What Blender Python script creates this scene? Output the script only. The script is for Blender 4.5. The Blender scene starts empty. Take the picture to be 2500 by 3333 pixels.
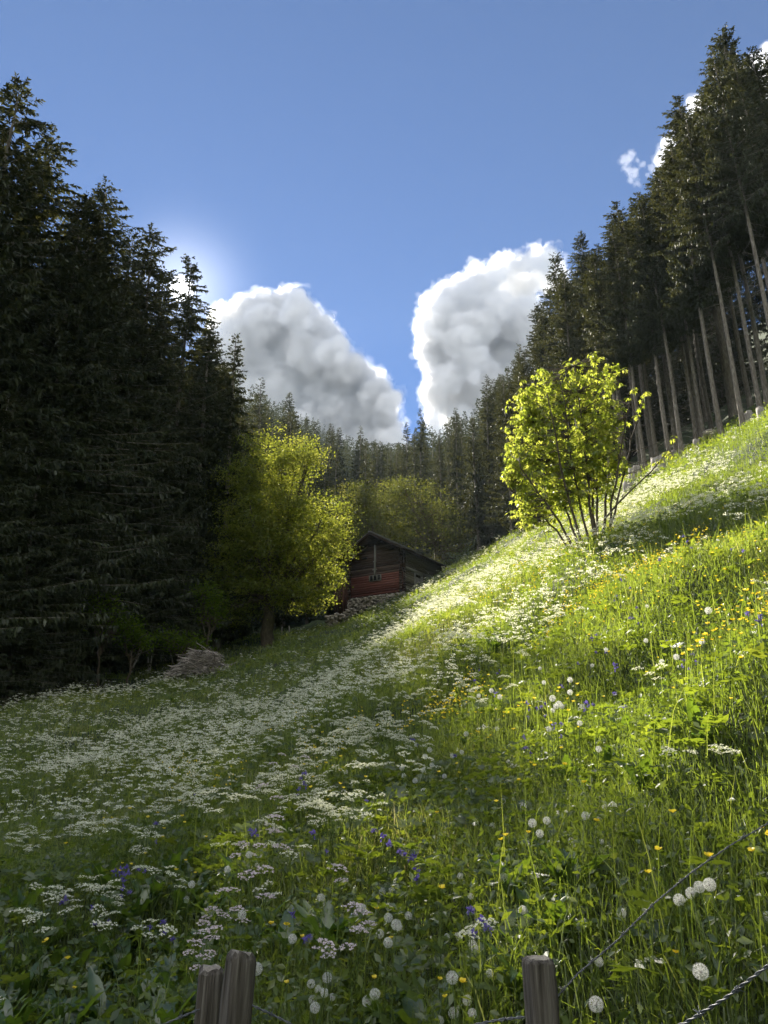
import bpy, math, random
import numpy as np
from mathutils import Vector, Matrix

R = math.radians
random.seed(11)
rng = np.random.default_rng(11)
scene = bpy.context.scene
COL = scene.collection

# ------------------------------------------------------------------ camera geometry
TH = R(18.0); CT, ST = math.cos(TH), math.sin(TH)
F = 2504.0; CX, CY = 1250.0, 1666.5
CZ = 1.6

def ray(px, py):
    u = (px - CX) / F; v = (CY - py) / F
    return u, CT - v * ST, ST + v * CT
def W(px, py, D):                     # point seen at a pixel, D metres ahead (horizontal)
    u, f, up = ray(px, py); k = D / f
    return np.array([u * k, D, CZ + up * k])
def proj(x, y, z):
    zz = z - CZ
    d = y * CT + zz * ST
    d = np.maximum(d, 1e-3)
    v = (-y * ST + zz * CT) / d
    return CX + F * x / d, CY - F * v, d

# ------------------------------------------------------------------ terrain
_gx = np.array([[-400, 0.0], [-26, 0.0], [-17, .05], [-9, .15], [-2, .32], [0, .42], [5, .60], [15, .66], [60, .62], [120, .45], [400, .3]])
_xs = np.linspace(-400, 400, 8001)
_gv = np.interp(_xs, _gx[:, 0], _gx[:, 1])
_fi = np.concatenate([[0], np.cumsum((_gv[1:] + _gv[:-1]) / 2 * (_xs[1] - _xs[0]))])
_fi -= np.interp(0.0, _xs, _fi)
_gy = np.array([[-700, 0], [-80, .02], [-8, .10], [0, .22], [62, .22], [75, .26], [105, .34], [150, .42], [800, .40]])
_ys = np.linspace(-700, 800, 15001)
_gw = np.interp(_ys, _gy[:, 0], _gy[:, 1])
_gi = np.concatenate([[0], np.cumsum((_gw[1:] + _gw[:-1]) / 2 * (_ys[1] - _ys[0]))])
_gi -= np.interp(0.0, _ys, _gi)
def sst(a, b, x):
    t = np.clip((x - a) / (b - a), 0, 1); return t * t * (3 - 2 * t)
_w = np.random.default_rng(5)
_waves = []
for lam, amp, n in ((11, .16, 5), (4.2, .065, 6), (1.7, .028, 6), (.7, .012, 6)):
    for i in range(n):
        a = _w.random() * 6.283; l = lam * (.75 + .5 * _w.random())
        _waves.append((math.cos(a) * 6.283 / l, math.sin(a) * 6.283 / l, _w.random() * 6.283, amp * (.6 + .8 * _w.random())))
HC = W(1310, 1925, 60.0)              # near corner of the hut
def hgt(x, y):
    x = np.asarray(x, float); y = np.asarray(y, float)
    z = -0.3 + np.interp(y, _ys, _gi) + np.interp(x, _xs, _fi)
    far = sst(70, 170, y)
    z = z + .55 * np.maximum(-y - 110, 0)  # unseen slope behind the camera, added to bounce sunlight onto the shaded meadow
    z = z + far * 38 * np.tanh(1.1 * np.log1p(np.exp((-x - 20) / 12)) * 12 / 38)
    z = z - sst(140, 400, y) * .55 * np.maximum(x - 6, 0)
    for kx, ky, p, a in _waves:
        z = z + a * np.sin(kx * x + ky * y + p)
    # a little bank above the fence on the right
    z = z + .38 * np.exp(-(((x - 2.75) / .9) ** 2)) * sst(4.2, 4.9, y) * (1 - sst(5.2, 8.0, y))
    # the ledge the hut stands on
    d2 = ((x - 1.2) / 7.0) ** 2 + ((y - 62.5) / 7.0) ** 2
    z = z + .55 * np.exp(-d2 * 1.2)
    return z
def H1(x, y): return float(hgt(x, y))

# ------------------------------------------------------------------ mesh helpers
class MB:
    def __init__(s): s.v = []; s.q = []; s.t = []; s.a = []; s.n = 0
    def add(s, V, Q=None, T=None, var=None):
        V = np.asarray(V, float).reshape(-1, 3)
        if Q is not None and len(Q): s.q.append(np.asarray(Q, np.int64).reshape(-1, 4) + s.n)
        if T is not None and len(T): s.t.append(np.asarray(T, np.int64).reshape(-1, 3) + s.n)
        s.v.append(V)
        s.a.append(np.full(len(V), .5) if var is None else np.broadcast_to(np.asarray(var, float), (len(V),)))
        s.n += len(V); return s
    def merge(s, o, M=None, sc=1.0):
        V = np.concatenate(o.v)
        if M is not None: V = V @ np.array(M.to_3x3()).T + np.array(M.translation)
        s.add(V, np.concatenate(o.q) if o.q else None, np.concatenate(o.t) if o.t else None, np.concatenate(o.a))
    def mesh(s, name, mat, smooth=False):
        me = bpy.data.meshes.new(name)
        V = np.concatenate(s.v); nq = sum(map(len, s.q)); nt = sum(map(len, s.t))
        me.vertices.add(len(V)); me.vertices.foreach_set('co', V.astype(np.float32).ravel())
        idx = np.concatenate([q.ravel() for q in s.q] + [t.ravel() for t in s.t]).astype(np.int32)
        me.loops.add(len(idx)); me.loops.foreach_set('vertex_index', idx)
        me.polygons.add(nq + nt)
        st = np.concatenate([np.arange(nq) * 4, nq * 4 + np.arange(nt) * 3]).astype(np.int32)
        me.polygons.foreach_set('loop_start', st)
        me.polygons.foreach_set('loop_total', np.concatenate([np.full(nq, 4), np.full(nt, 3)]).astype(np.int32))
        if smooth: me.polygons.foreach_set('use_smooth', np.ones(nq + nt, bool))
        at = me.attributes.new('var', 'FLOAT', 'POINT'); at.data.foreach_set('value', np.concatenate(s.a).astype(np.float32))
        me.update(calc_edges=True); me.validate()
        me.materials.append(mat)
        return me
    def obj(s, name, mat, parent=None, smooth=False):
        return link(name, s.mesh(name, mat, smooth), parent)

def link(name, me, parent=None):
    o = bpy.data.objects.new(name, me); COL.objects.link(o)
    if parent: o.parent = parent
    return o
def tag(o, label=None, cat=None, group=None, kind=None):
    if label: o['label'] = label
    if cat: o['category'] = cat
    if group: o['group'] = group
    if kind: o['kind'] = kind
    return o
def empty(name, loc=(0, 0, 0), rz=0, s=1):
    o = bpy.data.objects.new(name, None); COL.objects.link(o)
    o.empty_display_size = .2
    o.location = loc; o.rotation_euler = (0, 0, rz); o.scale = (s, s, s)
    return o
def dup(root, loc, rz=0, s=1, label=None, group=None, tilt=(0, 0)):
    r = root.copy(); COL.objects.link(r)
    r.location = loc; r.rotation_euler = (tilt[0], tilt[1], rz)
    r.scale = s if isinstance(s, tuple) else (s, s, s)
    if label: r['label'] = label
    if group: r['group'] = group
    for ch in list(root.children):
        c = ch.copy(); COL.objects.link(c); c.parent = r
        for g in list(ch.children):
            d = g.copy(); COL.objects.link(d); d.parent = c
    return r
def tube(mb, P, rad, k=6, var=.5, cap=True):
    P = np.asarray(P, float); n = len(P); rad = np.broadcast_to(np.asarray(rad, float), (n,))
    T = np.gradient(P, axis=0); T /= np.linalg.norm(T, axis=1)[:, None] + 1e-9
    ref = np.array([0, 0, 1.]) if abs(T[:, 2]).mean() < .8 else np.array([1., 0, 0])
    A = np.cross(T, ref); A /= np.linalg.norm(A, axis=1)[:, None] + 1e-9
    B = np.cross(T, A)
    a = np.arange(k) / k * 2 * math.pi
    V = P[:, None, :] + rad[:, None, None] * (np.cos(a)[None, :, None] * A[:, None, :] + np.sin(a)[None, :, None] * B[:, None, :])
    i = np.arange(n - 1)[:, None] * k; j = np.arange(k)[None, :]; j2 = (j + 1) % k
    Q = np.stack([i + j, i + j2, i + k + j2, i + k + j], -1).reshape(-1, 4)
    V = V.reshape(-1, 3); Tt = None
    if cap:
        V = np.concatenate([V, P[-1:]]); b = (n - 1) * k
        Tt = [[b + jj, b + (jj + 1) % k, n * k] for jj in range(k)]
    mb.add(V, Q, Tt, var)
def box(mb, c, s, M=None, var=.5):
    x, y, z = [q / 2 for q in s]
    V = np.array([[-x, -y, -z], [x, -y, -z], [x, y, -z], [-x, y, -z], [-x, -y, z], [x, -y, z], [x, y, z], [-x, y, z]]) + np.array(c)
    if M is not None: V = V @ np.array(M.to_3x3()).T + np.array(M.translation)
    mb.add(V, [[0, 3, 2, 1], [4, 5, 6, 7], [0, 1, 5, 4], [1, 2, 6, 5], [2, 3, 7, 6], [3, 0, 4, 7]], None, var)
def unit(a): return a / (np.linalg.norm(a, axis=-1, keepdims=True) + 1e-9)

# ------------------------------------------------------------------ materials
def mat(name):
    m = bpy.data.materials.new(name); m.use_nodes = True
    nt = m.node_tree; nt.nodes.clear()
    return m, nt, nt.nodes.new('ShaderNodeOutputMaterial')
def ramp(nt, fac, stops):
    r = nt.nodes.new('ShaderNodeValToRGB'); e = r.color_ramp.elements
    while len(e) < len(stops): e.new(.5)
    for k, (p, c) in zip(e, stops): k.position = p; k.color = (*c, 1)
    nt.links.new(fac, r.inputs[0]); return r.outputs[0]
def attr(nt, name='var'):
    a = nt.nodes.new('ShaderNodeAttribute'); a.attribute_name = name; return a.outputs['Fac']
def noise(nt, scale, detail=4, rough=.55, vec=None, stretch=None):
    n = nt.nodes.new('ShaderNodeTexNoise'); n.inputs['Scale'].default_value = scale
    n.inputs['Detail'].default_value = detail; n.inputs['Roughness'].default_value = rough
    tc = nt.nodes.new('ShaderNodeTexCoord'); v = tc.outputs['Object']
    if stretch:
        mp = nt.nodes.new('ShaderNodeMapping'); mp.inputs['Scale'].default_value = stretch
        nt.links.new(v, mp.inputs['Vector']); v = mp.outputs[0]
    nt.links.new(v, n.inputs['Vector']); return n.outputs['Fac']
def mixf(nt, a, b, f):
    m = nt.nodes.new('ShaderNodeMix'); m.inputs[0].default_value = f
    nt.links.new(a, m.inputs[2]); nt.links.new(b, m.inputs[3]); return m.outputs[0]

def leaf_mat(name, stops, tstops, trans=.45, gloss=.0, rough=.45):
    """leaf: diffuse reflection + light let through, tint from the 'var' attribute"""
    m, nt, out = mat(name)
    v = attr(nt)
    d = nt.nodes.new('ShaderNodeBsdfDiffuse'); t = nt.nodes.new('ShaderNodeBsdfTranslucent')
    nt.links.new(ramp(nt, v, stops), d.inputs[0]); nt.links.new(ramp(nt, v, tstops), t.inputs[0])
    mx = nt.nodes.new('ShaderNodeMixShader'); mx.inputs[0].default_value = trans
    nt.links.new(d.outputs[0], mx.inputs[1]); nt.links.new(t.outputs[0], mx.inputs[2])
    res = mx.outputs[0]
    if gloss:
        g = nt.nodes.new('ShaderNodeBsdfGlossy'); g.inputs['Roughness'].default_value = rough
        m2 = nt.nodes.new('ShaderNodeMixShader'); m2.inputs[0].default_value = gloss
        nt.links.new(res, m2.inputs[1]); nt.links.new(g.outputs[0], m2.inputs[2]); res = m2.outputs[0]
    nt.links.new(res, out.inputs[0]); return m
def solid_mat(name, stops, scale=6, rough=.85, stretch=None, bump=.0, bscale=30, spec=.3, detail=5, use_var=0):
    m, nt, out = mat(name)
    p = nt.nodes.new('ShaderNodeBsdfPrincipled'); p.inputs['Roughness'].default_value = rough
    p.inputs['Specular IOR Level'].default_value = spec
    f = noise(nt, scale, detail, .6, None, stretch)
    if use_var: f = mixf(nt, f, attr(nt), use_var)
    nt.links.new(ramp(nt, f, stops), p.inputs['Base Color'])
    if bump:
        b = nt.nodes.new('ShaderNodeBump'); b.inputs['Strength'].default_value = bump; b.inputs['Distance'].default_value = .02
        nt.links.new(noise(nt, bscale, 6, .6, None, stretch), b.inputs['Height']); nt.links.new(b.outputs[0], p.inputs['Normal'])
    nt.links.new(p.outputs[0], out.inputs[0]); return m

M_grass = leaf_mat('grass_blade', [(0, (.046, .072, .018)), (.55, (.10, .13, .034)), (.85, (.16, .17, .055)), (1, (.30, .25, .13))],
                   [(0, (.17, .23, .02)), (.55, (.34, .44, .04)), (.85, (.50, .53, .08)), (1, (.58, .50, .20))], .52, .05, .4)
M_herb = leaf_mat('herb_leaf', [(0, (.026, .048, .017)), (.6, (.065, .10, .03)), (1, (.14, .165, .045))],
                  [(0, (.12, .19, .015)), (.6, (.32, .40, .025)), (1, (.60, .58, .05))], .45, .06, .45)
M_dock = leaf_mat('dock_leaf', [(0, (.03, .065, .022)), (.6, (.055, .10, .035)), (1, (.10, .14, .03))],
                  [(0, (.12, .24, .015)), (1, (.36, .48, .03))], .40, .09, .4)
M_stem = leaf_mat('plant_stem', [(0, (.06, .10, .03)), (1, (.11, .14, .05))], [(0, (.2, .3, .04)), (1, (.35, .4, .08))], .3)
M_white = leaf_mat('white_floret', [(0, (.62, .64, .50)), (1, (.82, .82, .74))], [(0, (.70, .70, .44)), (1, (.86, .84, .64))], .44)
M_pink = leaf_mat('pink_floret', [(0, (.66, .55, .60)), (1, (.80, .73, .75))], [(0, (.64, .52, .55)), (1, (.78, .70, .70))], .4)
M_yellow = leaf_mat('yellow_petal', [(0, (.74, .52, .02)), (1, (.82, .66, .05))], [(0, (.78, .58, .02)), (1, (.88, .74, .08))], .4, .05, .3)
M_blue = leaf_mat('violet_blue_petal', [(0, (.10, .08, .30)), (1, (.22, .18, .48))], [(0, (.14, .10, .38)), (1, (.30, .25, .6))], .35)
M_fluff = leaf_mat('seed_fluff', [(0, (.72, .72, .70)), (1, (.82, .82, .80))], [(0, (.78, .77, .70)), (1, (.85, .84, .80))], .5)
M_spruce = leaf_mat('spruce_needles', [(0, (.026, .038, .020)), (.6, (.044, .057, .027)), (1, (.074, .082, .040))],
                    [(0, (.05, .055, .012)), (.6, (.09, .09, .02)), (1, (.16, .14, .04))], .25, .03, .4)
M_far = leaf_mat('far_spruce_needles', [(0, (.03, .042, .026)), (1, (.065, .078, .042))], [(0, (.05, .06, .02)), (1, (.11, .11, .04))], .25)
M_maple = leaf_mat('maple_leaf', [(0, (.05, .095, .012)), (.6, (.085, .135, .016)), (1, (.13, .16, .02))],
                   [(0, (.36, .46, .03)), (.6, (.56, .62, .07)), (1, (.74, .72, .13))], .58, .05, .35)
M_maple2 = leaf_mat('broad_leaf', [(0, (.045, .075, .014)), (.6, (.085, .12, .02)), (1, (.13, .15, .03))],
                    [(0, (.21, .27, .02)), (.6, (.40, .43, .045)), (1, (.62, .58, .12))], .42, .03, .4)
M_olive = leaf_mat('olive_leaf', [(0, (.035, .052, .014)), (.6, (.06, .078, .02)), (1, (.10, .105, .03))],
                    [(0, (.10, .13, .015)), (.6, (.20, .21, .03)), (1, (.34, .31, .07))], .38, .03, .4)
M_under = leaf_mat('understorey_leaf', [(0, (.04, .075, .015)), (1, (.08, .12, .02))], [(0, (.15, .25, .02)), (1, (.3, .4, .03))], .4)
M_bark = solid_mat('spruce_bark', [(.3, (.10, .085, .07)), (.55, (.20, .175, .15)), (.75, (.30, .28, .25))], 9, .9, (1, 1, .35), .6, 25)
M_bark2 = solid_mat('maple_bark', [(.3, (.05, .04, .03)), (.7, (.13, .105, .08))], 8, .9, (1, 1, .4), .4, 30)
M_wood_post = solid_mat('weathered_post', [(.30, (.02, .017, .014)), (.40, (.066, .057, .049)), (.55, (.115, .102, .09)), (.7, (.21, .195, .175))], 22, .88, (2.6, 2.6, .10), 1.0, 34, detail=10)
M_endgrain = solid_mat('post_end_grain', [(.3, (.12, .10, .08)), (.7, (.36, .33, .28))], 40, .9, None, .6, 60)
M_wire = solid_mat('galvanised_wire', [(.3, (.035, .04, .048)), (.7, (.10, .11, .125))], 60, .45, None, 0, spec=.6)
M_stick = solid_mat('dead_sticks', [(.3, (.20, .175, .155)), (.7, (.42, .38, .345))], 5, .9, use_var=.6)
M_stump = solid_mat('stump_wood', [(.25, (.13, .115, .10)), (.55, (.34, .31, .28)), (.8, (.5, .47, .43))], 7, .9, (3, 3, .5), .6, 30)
M_stone = solid_mat('field_stone', [(.25, (.14, .125, .105)), (.55, (.30, .265, .22)), (.8, (.42, .385, .33))], 5, .9, None, .5, 20, use_var=.55)
M_bird = solid_mat('bird_feather', [(.3, (.02, .02, .022)), (.7, (.05, .05, .055))], 30, .7)
M_log_red = solid_mat('red_stained_log', [(.22, (.045, .016, .012)), (.5, (.13, .042, .030)), (.74, (.24, .10, .075))], 3.2, .85, (1.0, 1.0, 9), .5, 12, detail=7, use_var=.45)
M_log_dark = solid_mat('dark_brown_log', [(.25, (.025, .018, .014)), (.55, (.075, .050, .038)), (.8, (.14, .10, .08))], 3.2, .9, (1.0, 1.0, 9), .5, 12, detail=7, use_var=.45)
M_log_grey = solid_mat('grey_log', [(.25, (.05, .045, .03)), (.55, (.12, .105, .075)), (.8, (.22, .20, .15))], 3.2, .9, (1.0, 1.0, 9), .5, 12, detail=7, use_var=.45)
M_plank = solid_mat('grey_plank', [(.25, (.12, .115, .10)), (.7, (.32, .31, .28))], 4, .85, (6, 6, .6), .4, 20, use_var=.4)
M_plank_red = solid_mat('brown_plank', [(.25, (.05, .025, .018)), (.7, (.14, .075, .055))], 4, .85, (6, 6, .6), .4, 20, use_var=.5)
M_roof = solid_mat('roof_shingle', [(.25, (.09, .085, .075)), (.7, (.28, .275, .26))], 5, .75, (1, 5, 1), .5, 20, use_var=.4)
M_hole = solid_mat('dark_pane', [(.3, (.008, .008, .009)), (.7, (.02, .02, .022))], 5, .35)

def ground_mat():
    m, nt, out = mat('meadow_soil')
    p = nt.nodes.new('ShaderNodeBsdfPrincipled'); p.inputs['Roughness'].default_value = .95
    f = noise(nt, 1.3, 8, .65)
    nt.links.new(ramp(nt, f, [(.25, (.022, .020, .010)), (.45, (.03, .045, .014)), (.62, (.05, .075, .018)), (.8, (.075, .085, .028))]), p.inputs['Base Color'])
    b = nt.nodes.new('ShaderNodeBump'); b.inputs['Strength'].default_value = .8; b.inputs['Distance'].default_value = .1
    nt.links.new(noise(nt, 9, 8, .7), b.inputs['Height']); nt.links.new(b.outputs[0], p.inputs['Normal'])
    nt.links.new(p.outputs[0], out.inputs[0]); return m
M_ground = ground_mat()

# ------------------------------------------------------------------ ground sheet
def axis(parts):
    o = []
    for a, b, st in parts: o.append(np.arange(a, b, st))
    o.append([parts[-1][1]]); return np.concatenate(o)
gx = axis([(-420, -120, 12), (-120, -40, 3), (-40, -14, .8), (-14, -4, .3), (-4, 5, .12), (5, 16, .3), (16, 50, .9), (50, 130, 4), (130, 420, 14)])
gy = axis([(-640, -70, 15), (-70, -10, 4), (-10, 1, .6), (1, 9, .12), (9, 24, .3), (24, 75, .7), (75, 200, 3), (200, 760, 10)])
X, Y = np.meshgrid(gx, gy)
V = np.stack([X, Y, hgt(X, Y)], -1).reshape(-1, 3)
nx, ny = len(gx), len(gy)
i = np.arange(ny - 1)[:, None] * nx + np.arange(nx - 1)[None, :]
tag(MB().add(V, np.stack([i, i + 1, i + nx + 1, i + nx], -1).reshape(-1, 4)).obj('ground', M_ground, smooth=True), kind='structure')

# ------------------------------------------------------------------ spruces
def spruce(seed, Ht, cb, Rm, nb, sp, tw, tl, pw=.72, trunk_r=.24, dead=0, k=8, lump=.22):
    r = np.random.default_rng(seed)
    tr = MB(); cr = MB()
    zs = np.linspace(-.6, Ht * .985, 16)
    ph = r.random(4) * 6.28
    wob = np.stack([.10 * np.sin(zs * .22 + ph[0]), .10 * np.sin(zs * .19 + ph[1]), zs], -1)
    tt = np.clip(zs / Ht, 0, 1)
    rad = trunk_r * (1 - tt) ** .8 + .012 + trunk_r * .45 * np.exp(-np.maximum(zs, 0) * 2.2)
    tube(tr, wob, rad, k)
    z = cb + (Ht - cb) * (1 - (1 - r.random(nb)) ** 1.0)
    z = np.sort(z); t = (Ht - z) / (Ht - cb)
    az = r.random(nb) * 6.283
    L = Rm * t ** pw * (.62 + .52 * r.random(nb)) + .18
    L *= 1 + lump * np.sin(az * 2 + z * .55 + ph[2]) * np.sin(z * .8 + ph[3]) + lump * .8 * np.sin(az * 3 - z * .37 + ph[1])
    L *= 1 - .35 * sst(.86, 1.0, t)
    a0 = .62 - 1.02 * np.sqrt(t) + .46 * (r.random(nb) - .5)
    b0 = -.10 + .38 * t
    m = np.maximum(3, (L / sp).astype(int))
    bi = np.repeat(np.arange(nb), m); N = len(bi)
    s = r.random(N) ** .8 * .93 + .07
    s[np.concatenate([[0], np.cumsum(m)[:-1]])] = 1.0
    hx, hy = np.cos(az)[bi], np.sin(az)[bi]
    Lb, tb = L[bi], t[bi]
    zb = z[bi]
    P = np.stack([hx * Lb * s + np.interp(zb, zs, wob[:, 0]), hy * Lb * s + np.interp(zb, zs, wob[:, 1]), zb + Lb * (a0[bi] * s + b0[bi] * s * s)], -1)
    side = np.where(r.random(N) < .5, -1., 1.)
    side = np.where(s >= .999, 0, side)
    spread = .45 + .8 * r.random(N)
    d = np.stack([hx - side * spread * hy, hy + side * spread * hx, (a0 + 2 * b0 * .6)[bi] * .5 - (.25 + 1.15 * tb) * r.random(N) - .05], -1)
    hang = r.random(N) < .5 * tb
    d = np.where(hang[:, None], d * .28 - np.array([0, 0, 1.0]), d)
    d = unit(d + .25 * r.normal(size=(N, 3)))
    ln = tl * (.45 + .75 * r.random(N)) * (.55 + .45 * (1 - s)) * np.minimum(1, .45 + L[bi] * .3)
    ln = np.where(hang, ln * 1.25, ln); w = tw * (.6 + .8 * r.random(N))
    rv = unit(r.normal(size=(N, 3))); wv = unit(np.cross(d, rv)) * w[:, None]
    p1 = P + d * (ln * .5)[:, None]; p2 = P + d * ln[:, None]; p2[:, 2] -= ln * .12
    V = np.stack([P - wv * .35, P + wv * .35, p1 + wv * .5, p1 - wv * .5, p2], 1)
    b = np.arange(N)[:, None] * 5
    var = np.clip(.35 * r.random(nb)[bi] + .5 * r.random(N) + .12 * s, 0, 1)
    cr.add(V.reshape(-1, 3), b + np.array([0, 1, 2, 3]), b + np.array([3, 2, 4]), np.repeat(var, 5))
    # branch wood
    sel = np.arange(0, nb, 1)
    sg = np.array([0, .35, .7, 1.0])
    BP = np.stack([np.cos(az)[:, None] * L[:, None] * sg, np.sin(az)[:, None] * L[:, None] * sg, z[:, None] + L[:, None] * (a0[:, None] * sg + b0[:, None] * sg ** 2)], -1)
    bw = (.004 + .0045 * L)[:, None] * (1 - .85 * sg)
    up = np.zeros_like(BP); up[..., 2] = 1
    V = np.stack([BP - up * bw[..., None], BP + up * bw[..., None]], 2).reshape(nb, 8, 3)
    b = np.arange(nb)[:, None] * 8
    Q = np.concatenate([b + np.array([0, 2, 3, 1]), b + np.array([2, 4, 5, 3]), b + np.array([4, 6, 7, 5])])
    tr.add(V.reshape(-1, 3), Q)
    for q in range(dead):
        zz = 1.2 + (cb + 1.5) * r.random(); a = r.random() * 6.28; l = .5 + 1.8 * r.random()
        c = np.array([0, .4, .75, 1.0])
        dz = (-.35 + .2 * r.random()) * l
        P = np.stack([math.cos(a) * l * c, math.sin(a) * l * c, zz + dz * c ** 1.6 + .06 * r.normal(size=4)], -1)
        tube(tr, P, .014 * (1 - .8 * c) + .003, 3, cap=False)
        for e in range(3):
            f = .4 + .5 * r.random(); p0 = np.array([math.cos(a) * l * f, math.sin(a) * l * f, zz + dz * f ** 1.6])
            tube(tr, [p0, p0 + r.normal(size=3) * .22 + np.array([0, 0, -.2])], [.006, .002], 3, cap=False)
    return tr.mesh('trunk', M_bark, True), cr.mesh('crown', M_spruce if tw < .3 else M_far)

SPR = {
    'skirt': [spruce(1, 30, .4, 4.7, 640, .038, .078, .50, .58, .30, lump=.3), spruce(2, 28, .5, 4.2, 580, .038, .078, .48, .54, .28, lump=.3), spruce(3, 31, .3, 5.0, 660, .040, .08, .50, .62, .3, lump=.3)],
    'high': [spruce(4, 28, 12.5, 3.5, 400, .040, .075, .46, .62, .24, 44), spruce(5, 27, 14, 3.1, 350, .040, .075, .46, .58, .21, 48), spruce(6, 30, 12, 3.8, 420, .040, .078, .48, .70, .26, 40)],
    'slim': [spruce(7, 24, 1.0, 3.2, 440, .052, .095, .46, .8, .22), spruce(8, 25, 1.5, 2.8, 420, .052, .095, .46, .85, .2)],
    'far': [spruce(9, 24, 1.0, 3.6, 200, .26, .34, .9, .8, .22, 0, 5), spruce(10, 24, 1.5, 3.1, 180, .25, .34, .85, .85, .2, 0, 5)],
}
SPH = {'skirt': [30, 28, 31], 'high': [28, 27, 30], 'slim': [24, 25], 'far': [24, 24]}
_proto = {}
def plant_spruce(x, y, ztop=None, kind='skirt', vi=None, Hh=None, label=None, group=None, wide=1.0, tilt=(0, 0), rz=None):
    vi = random.randrange(len(SPR[kind])) if vi is None else vi
    z0 = H1(x, y)
    Hh = (ztop - z0) if Hh is None else Hh
    sz = Hh / SPH[kind][vi]
    key = (kind, vi)
    rz = random.random() * 6.28 if rz is None else rz
    sxy = sz * wide if sz > .8 else (sz * .6 + .25) * wide
    if key not in _proto:
        e = empty('spruce_tree', (x, y, z0), rz); e.scale = (sxy, sxy, sz)
        e.rotation_euler = (tilt[0], tilt[1], rz)
        t = link('trunk', SPR[kind][vi][0], e); c = link('crown', SPR[kind][vi][1], e)
        _proto[key] = e
    else:
        e = dup(_proto[key], (x, y, z0), rz, (sxy, sxy, sz), None, None, tilt)
    for k_ in ('group',):
        if k_ in e: del e[k_]
    tag(e, label, 'tree', group)
    return e

def top(px, py, D): return W(px, py, D)
def open_gap(e, rad):
    '''thin the crown where the low sun looks through'''
    bpy.context.view_layer.update()
    c = [o for o in e.children if o.name.startswith('crown')][0]
    me = c.data.copy(); c.data = me
    n = len(me.vertices); co = np.empty(n * 3, np.float32); me.vertices.foreach_get('co', co); co = co.reshape(-1, 3)
    Mw = np.array(e.matrix_basis); Pw = co @ Mw[:3, :3].T + Mw[:3, 3] - np.array([0, 0, CZ])
    sd = unit(np.array(ray(592, 940))); t = Pw @ sd; dist = np.linalg.norm(Pw - t[:, None] * sd, axis=1)
    dead = (dist < rad).reshape(-1, 5).any(1); co = co.reshape(-1, 5, 3); co[dead] = co[dead][:, :1]
    me.vertices.foreach_set('co', co.astype(np.float32).ravel()); me.update()
# left forest edge, tree by tree (top pixel, distance)
LEFT = [
    (60, 275, 31, 'skirt', 0, 'tallest spruce of the dark left forest, its top near the left picture edge', 1.15),
    (-150, 180, 28, 'skirt', 2, 'huge dark spruce cut by the left edge of the picture', 1.1),
    (165, 430, 35, 'skirt', 1, 'dark spruce just right of the tallest one in the left forest', 1.0),
    (355, 595, 38, 'skirt', 2, 'broad dark spruce with a rounded top, left of the two trees by the sun', 1.1),
    (275, 640, 36, 'skirt', 0, 'dark spruce half hidden between the tallest and the broad round-topped one', .95),
    (505, 750, 44, 'skirt', 1, 'dark spruce immediately left of the sun', 1.0),
    (622, 838, 48, 'skirt', 0, 'spruce with the low sun shining through its crown', .86),
    (692, 1030, 51, 'slim', 0, 'lower dark spruce right below the sun', 1.05),
    (772, 1090, 52, 'slim', 0, 'slender pointed spruce standing out against the grey cloud', 1.15),
    (735, 1300, 61, 'slim', 1, 'dark spruce behind the yellow-green crown of the big sycamore', .9),
]
gap_trees = []
for px, py, D, kind, vi, lab, wd in LEFT:
    p = top(px, py, D); e = plant_spruce(p[0], p[1], p[2], kind, vi, label=lab, group='spruces of the left forest edge', wide=wd)
    gap_trees.append(e)

_later_gap = True
SKYL = np.array([[-800, -300], [-200, 150], [60, 275], [120, 330], [165, 430], [290, 600], [360, 595], [430, 700], [510, 750], [570, 850], [622, 840], [690, 1000], [740, 1130], [772, 1090], [805, 1230],
                 [860, 1280], [930, 1300], [1000, 1340], [1090, 1370], [1170, 1400], [1250, 1440], [1330, 1440], [1365, 1340], [1420, 1400], [1480, 1330], [1530, 1340], [1580, 1225], [1640, 1200],
                 [1690, 1120], [1740, 1000], [1800, 830], [1860, 850], [1910, 755], [1970, 790], [2030, 650], [2100, 630], [2160, 540], [2200, 440], [2235, 320], [2300, 320], [2340, 150], [2385, 105], [2440, 130], [2520, 120], [3300, -600]])
def under_sky(x, y, Hh, margin):
    """largest height at which a tree keeps under the photographed skyline"""
    z0 = H1(x, y)
    for it in range(30):
        px, py, d = proj(x, y, z0 + Hh)
        if py > np.interp(px, SKYL[:, 0], SKYL[:, 1]) + margin: return Hh
        Hh *= .96
    return 0

right_edge = np.array([[10, 24], [20, 18], [27, 15.2], [33, 13.6], [36, 12.4], [42, 10.3], [52, 9.0], [60, 10.2], [72, 10.5], [90, 6]])
left_edge = np.array([[10, -26], [22, -24], [30, -21], [35, -17], [40, -13.0], [50, -13], [60, -13.8], [72, -15], [90, -16]])
# second rows of the left forest
n = 0; pts = []
while n < 34:
    y = 30 + 42 * random.random(); xe = np.interp(y, left_edge[:, 0], left_edge[:, 1])
    x = xe - 1.0 - 19 * random.random() ** 1.3
    if any((x - a) ** 2 + (y - b) ** 2 < 7 for a, b in pts): continue
    Hh = under_sky(x, y, 27 + 6 * random.random(), 45)
    px, py, d = proj(x, y, H1(x, y) + Hh * .7)
    if Hh < 12 or px < -420: pts.append((x, y)); n += .3; continue
    pts.append((x, y)); n += 1
    plant_spruce(x, y, None, 'skirt', Hh=Hh, label='dark full-branched spruce crowded inside the left forest', group='spruces inside the left forest')
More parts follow.
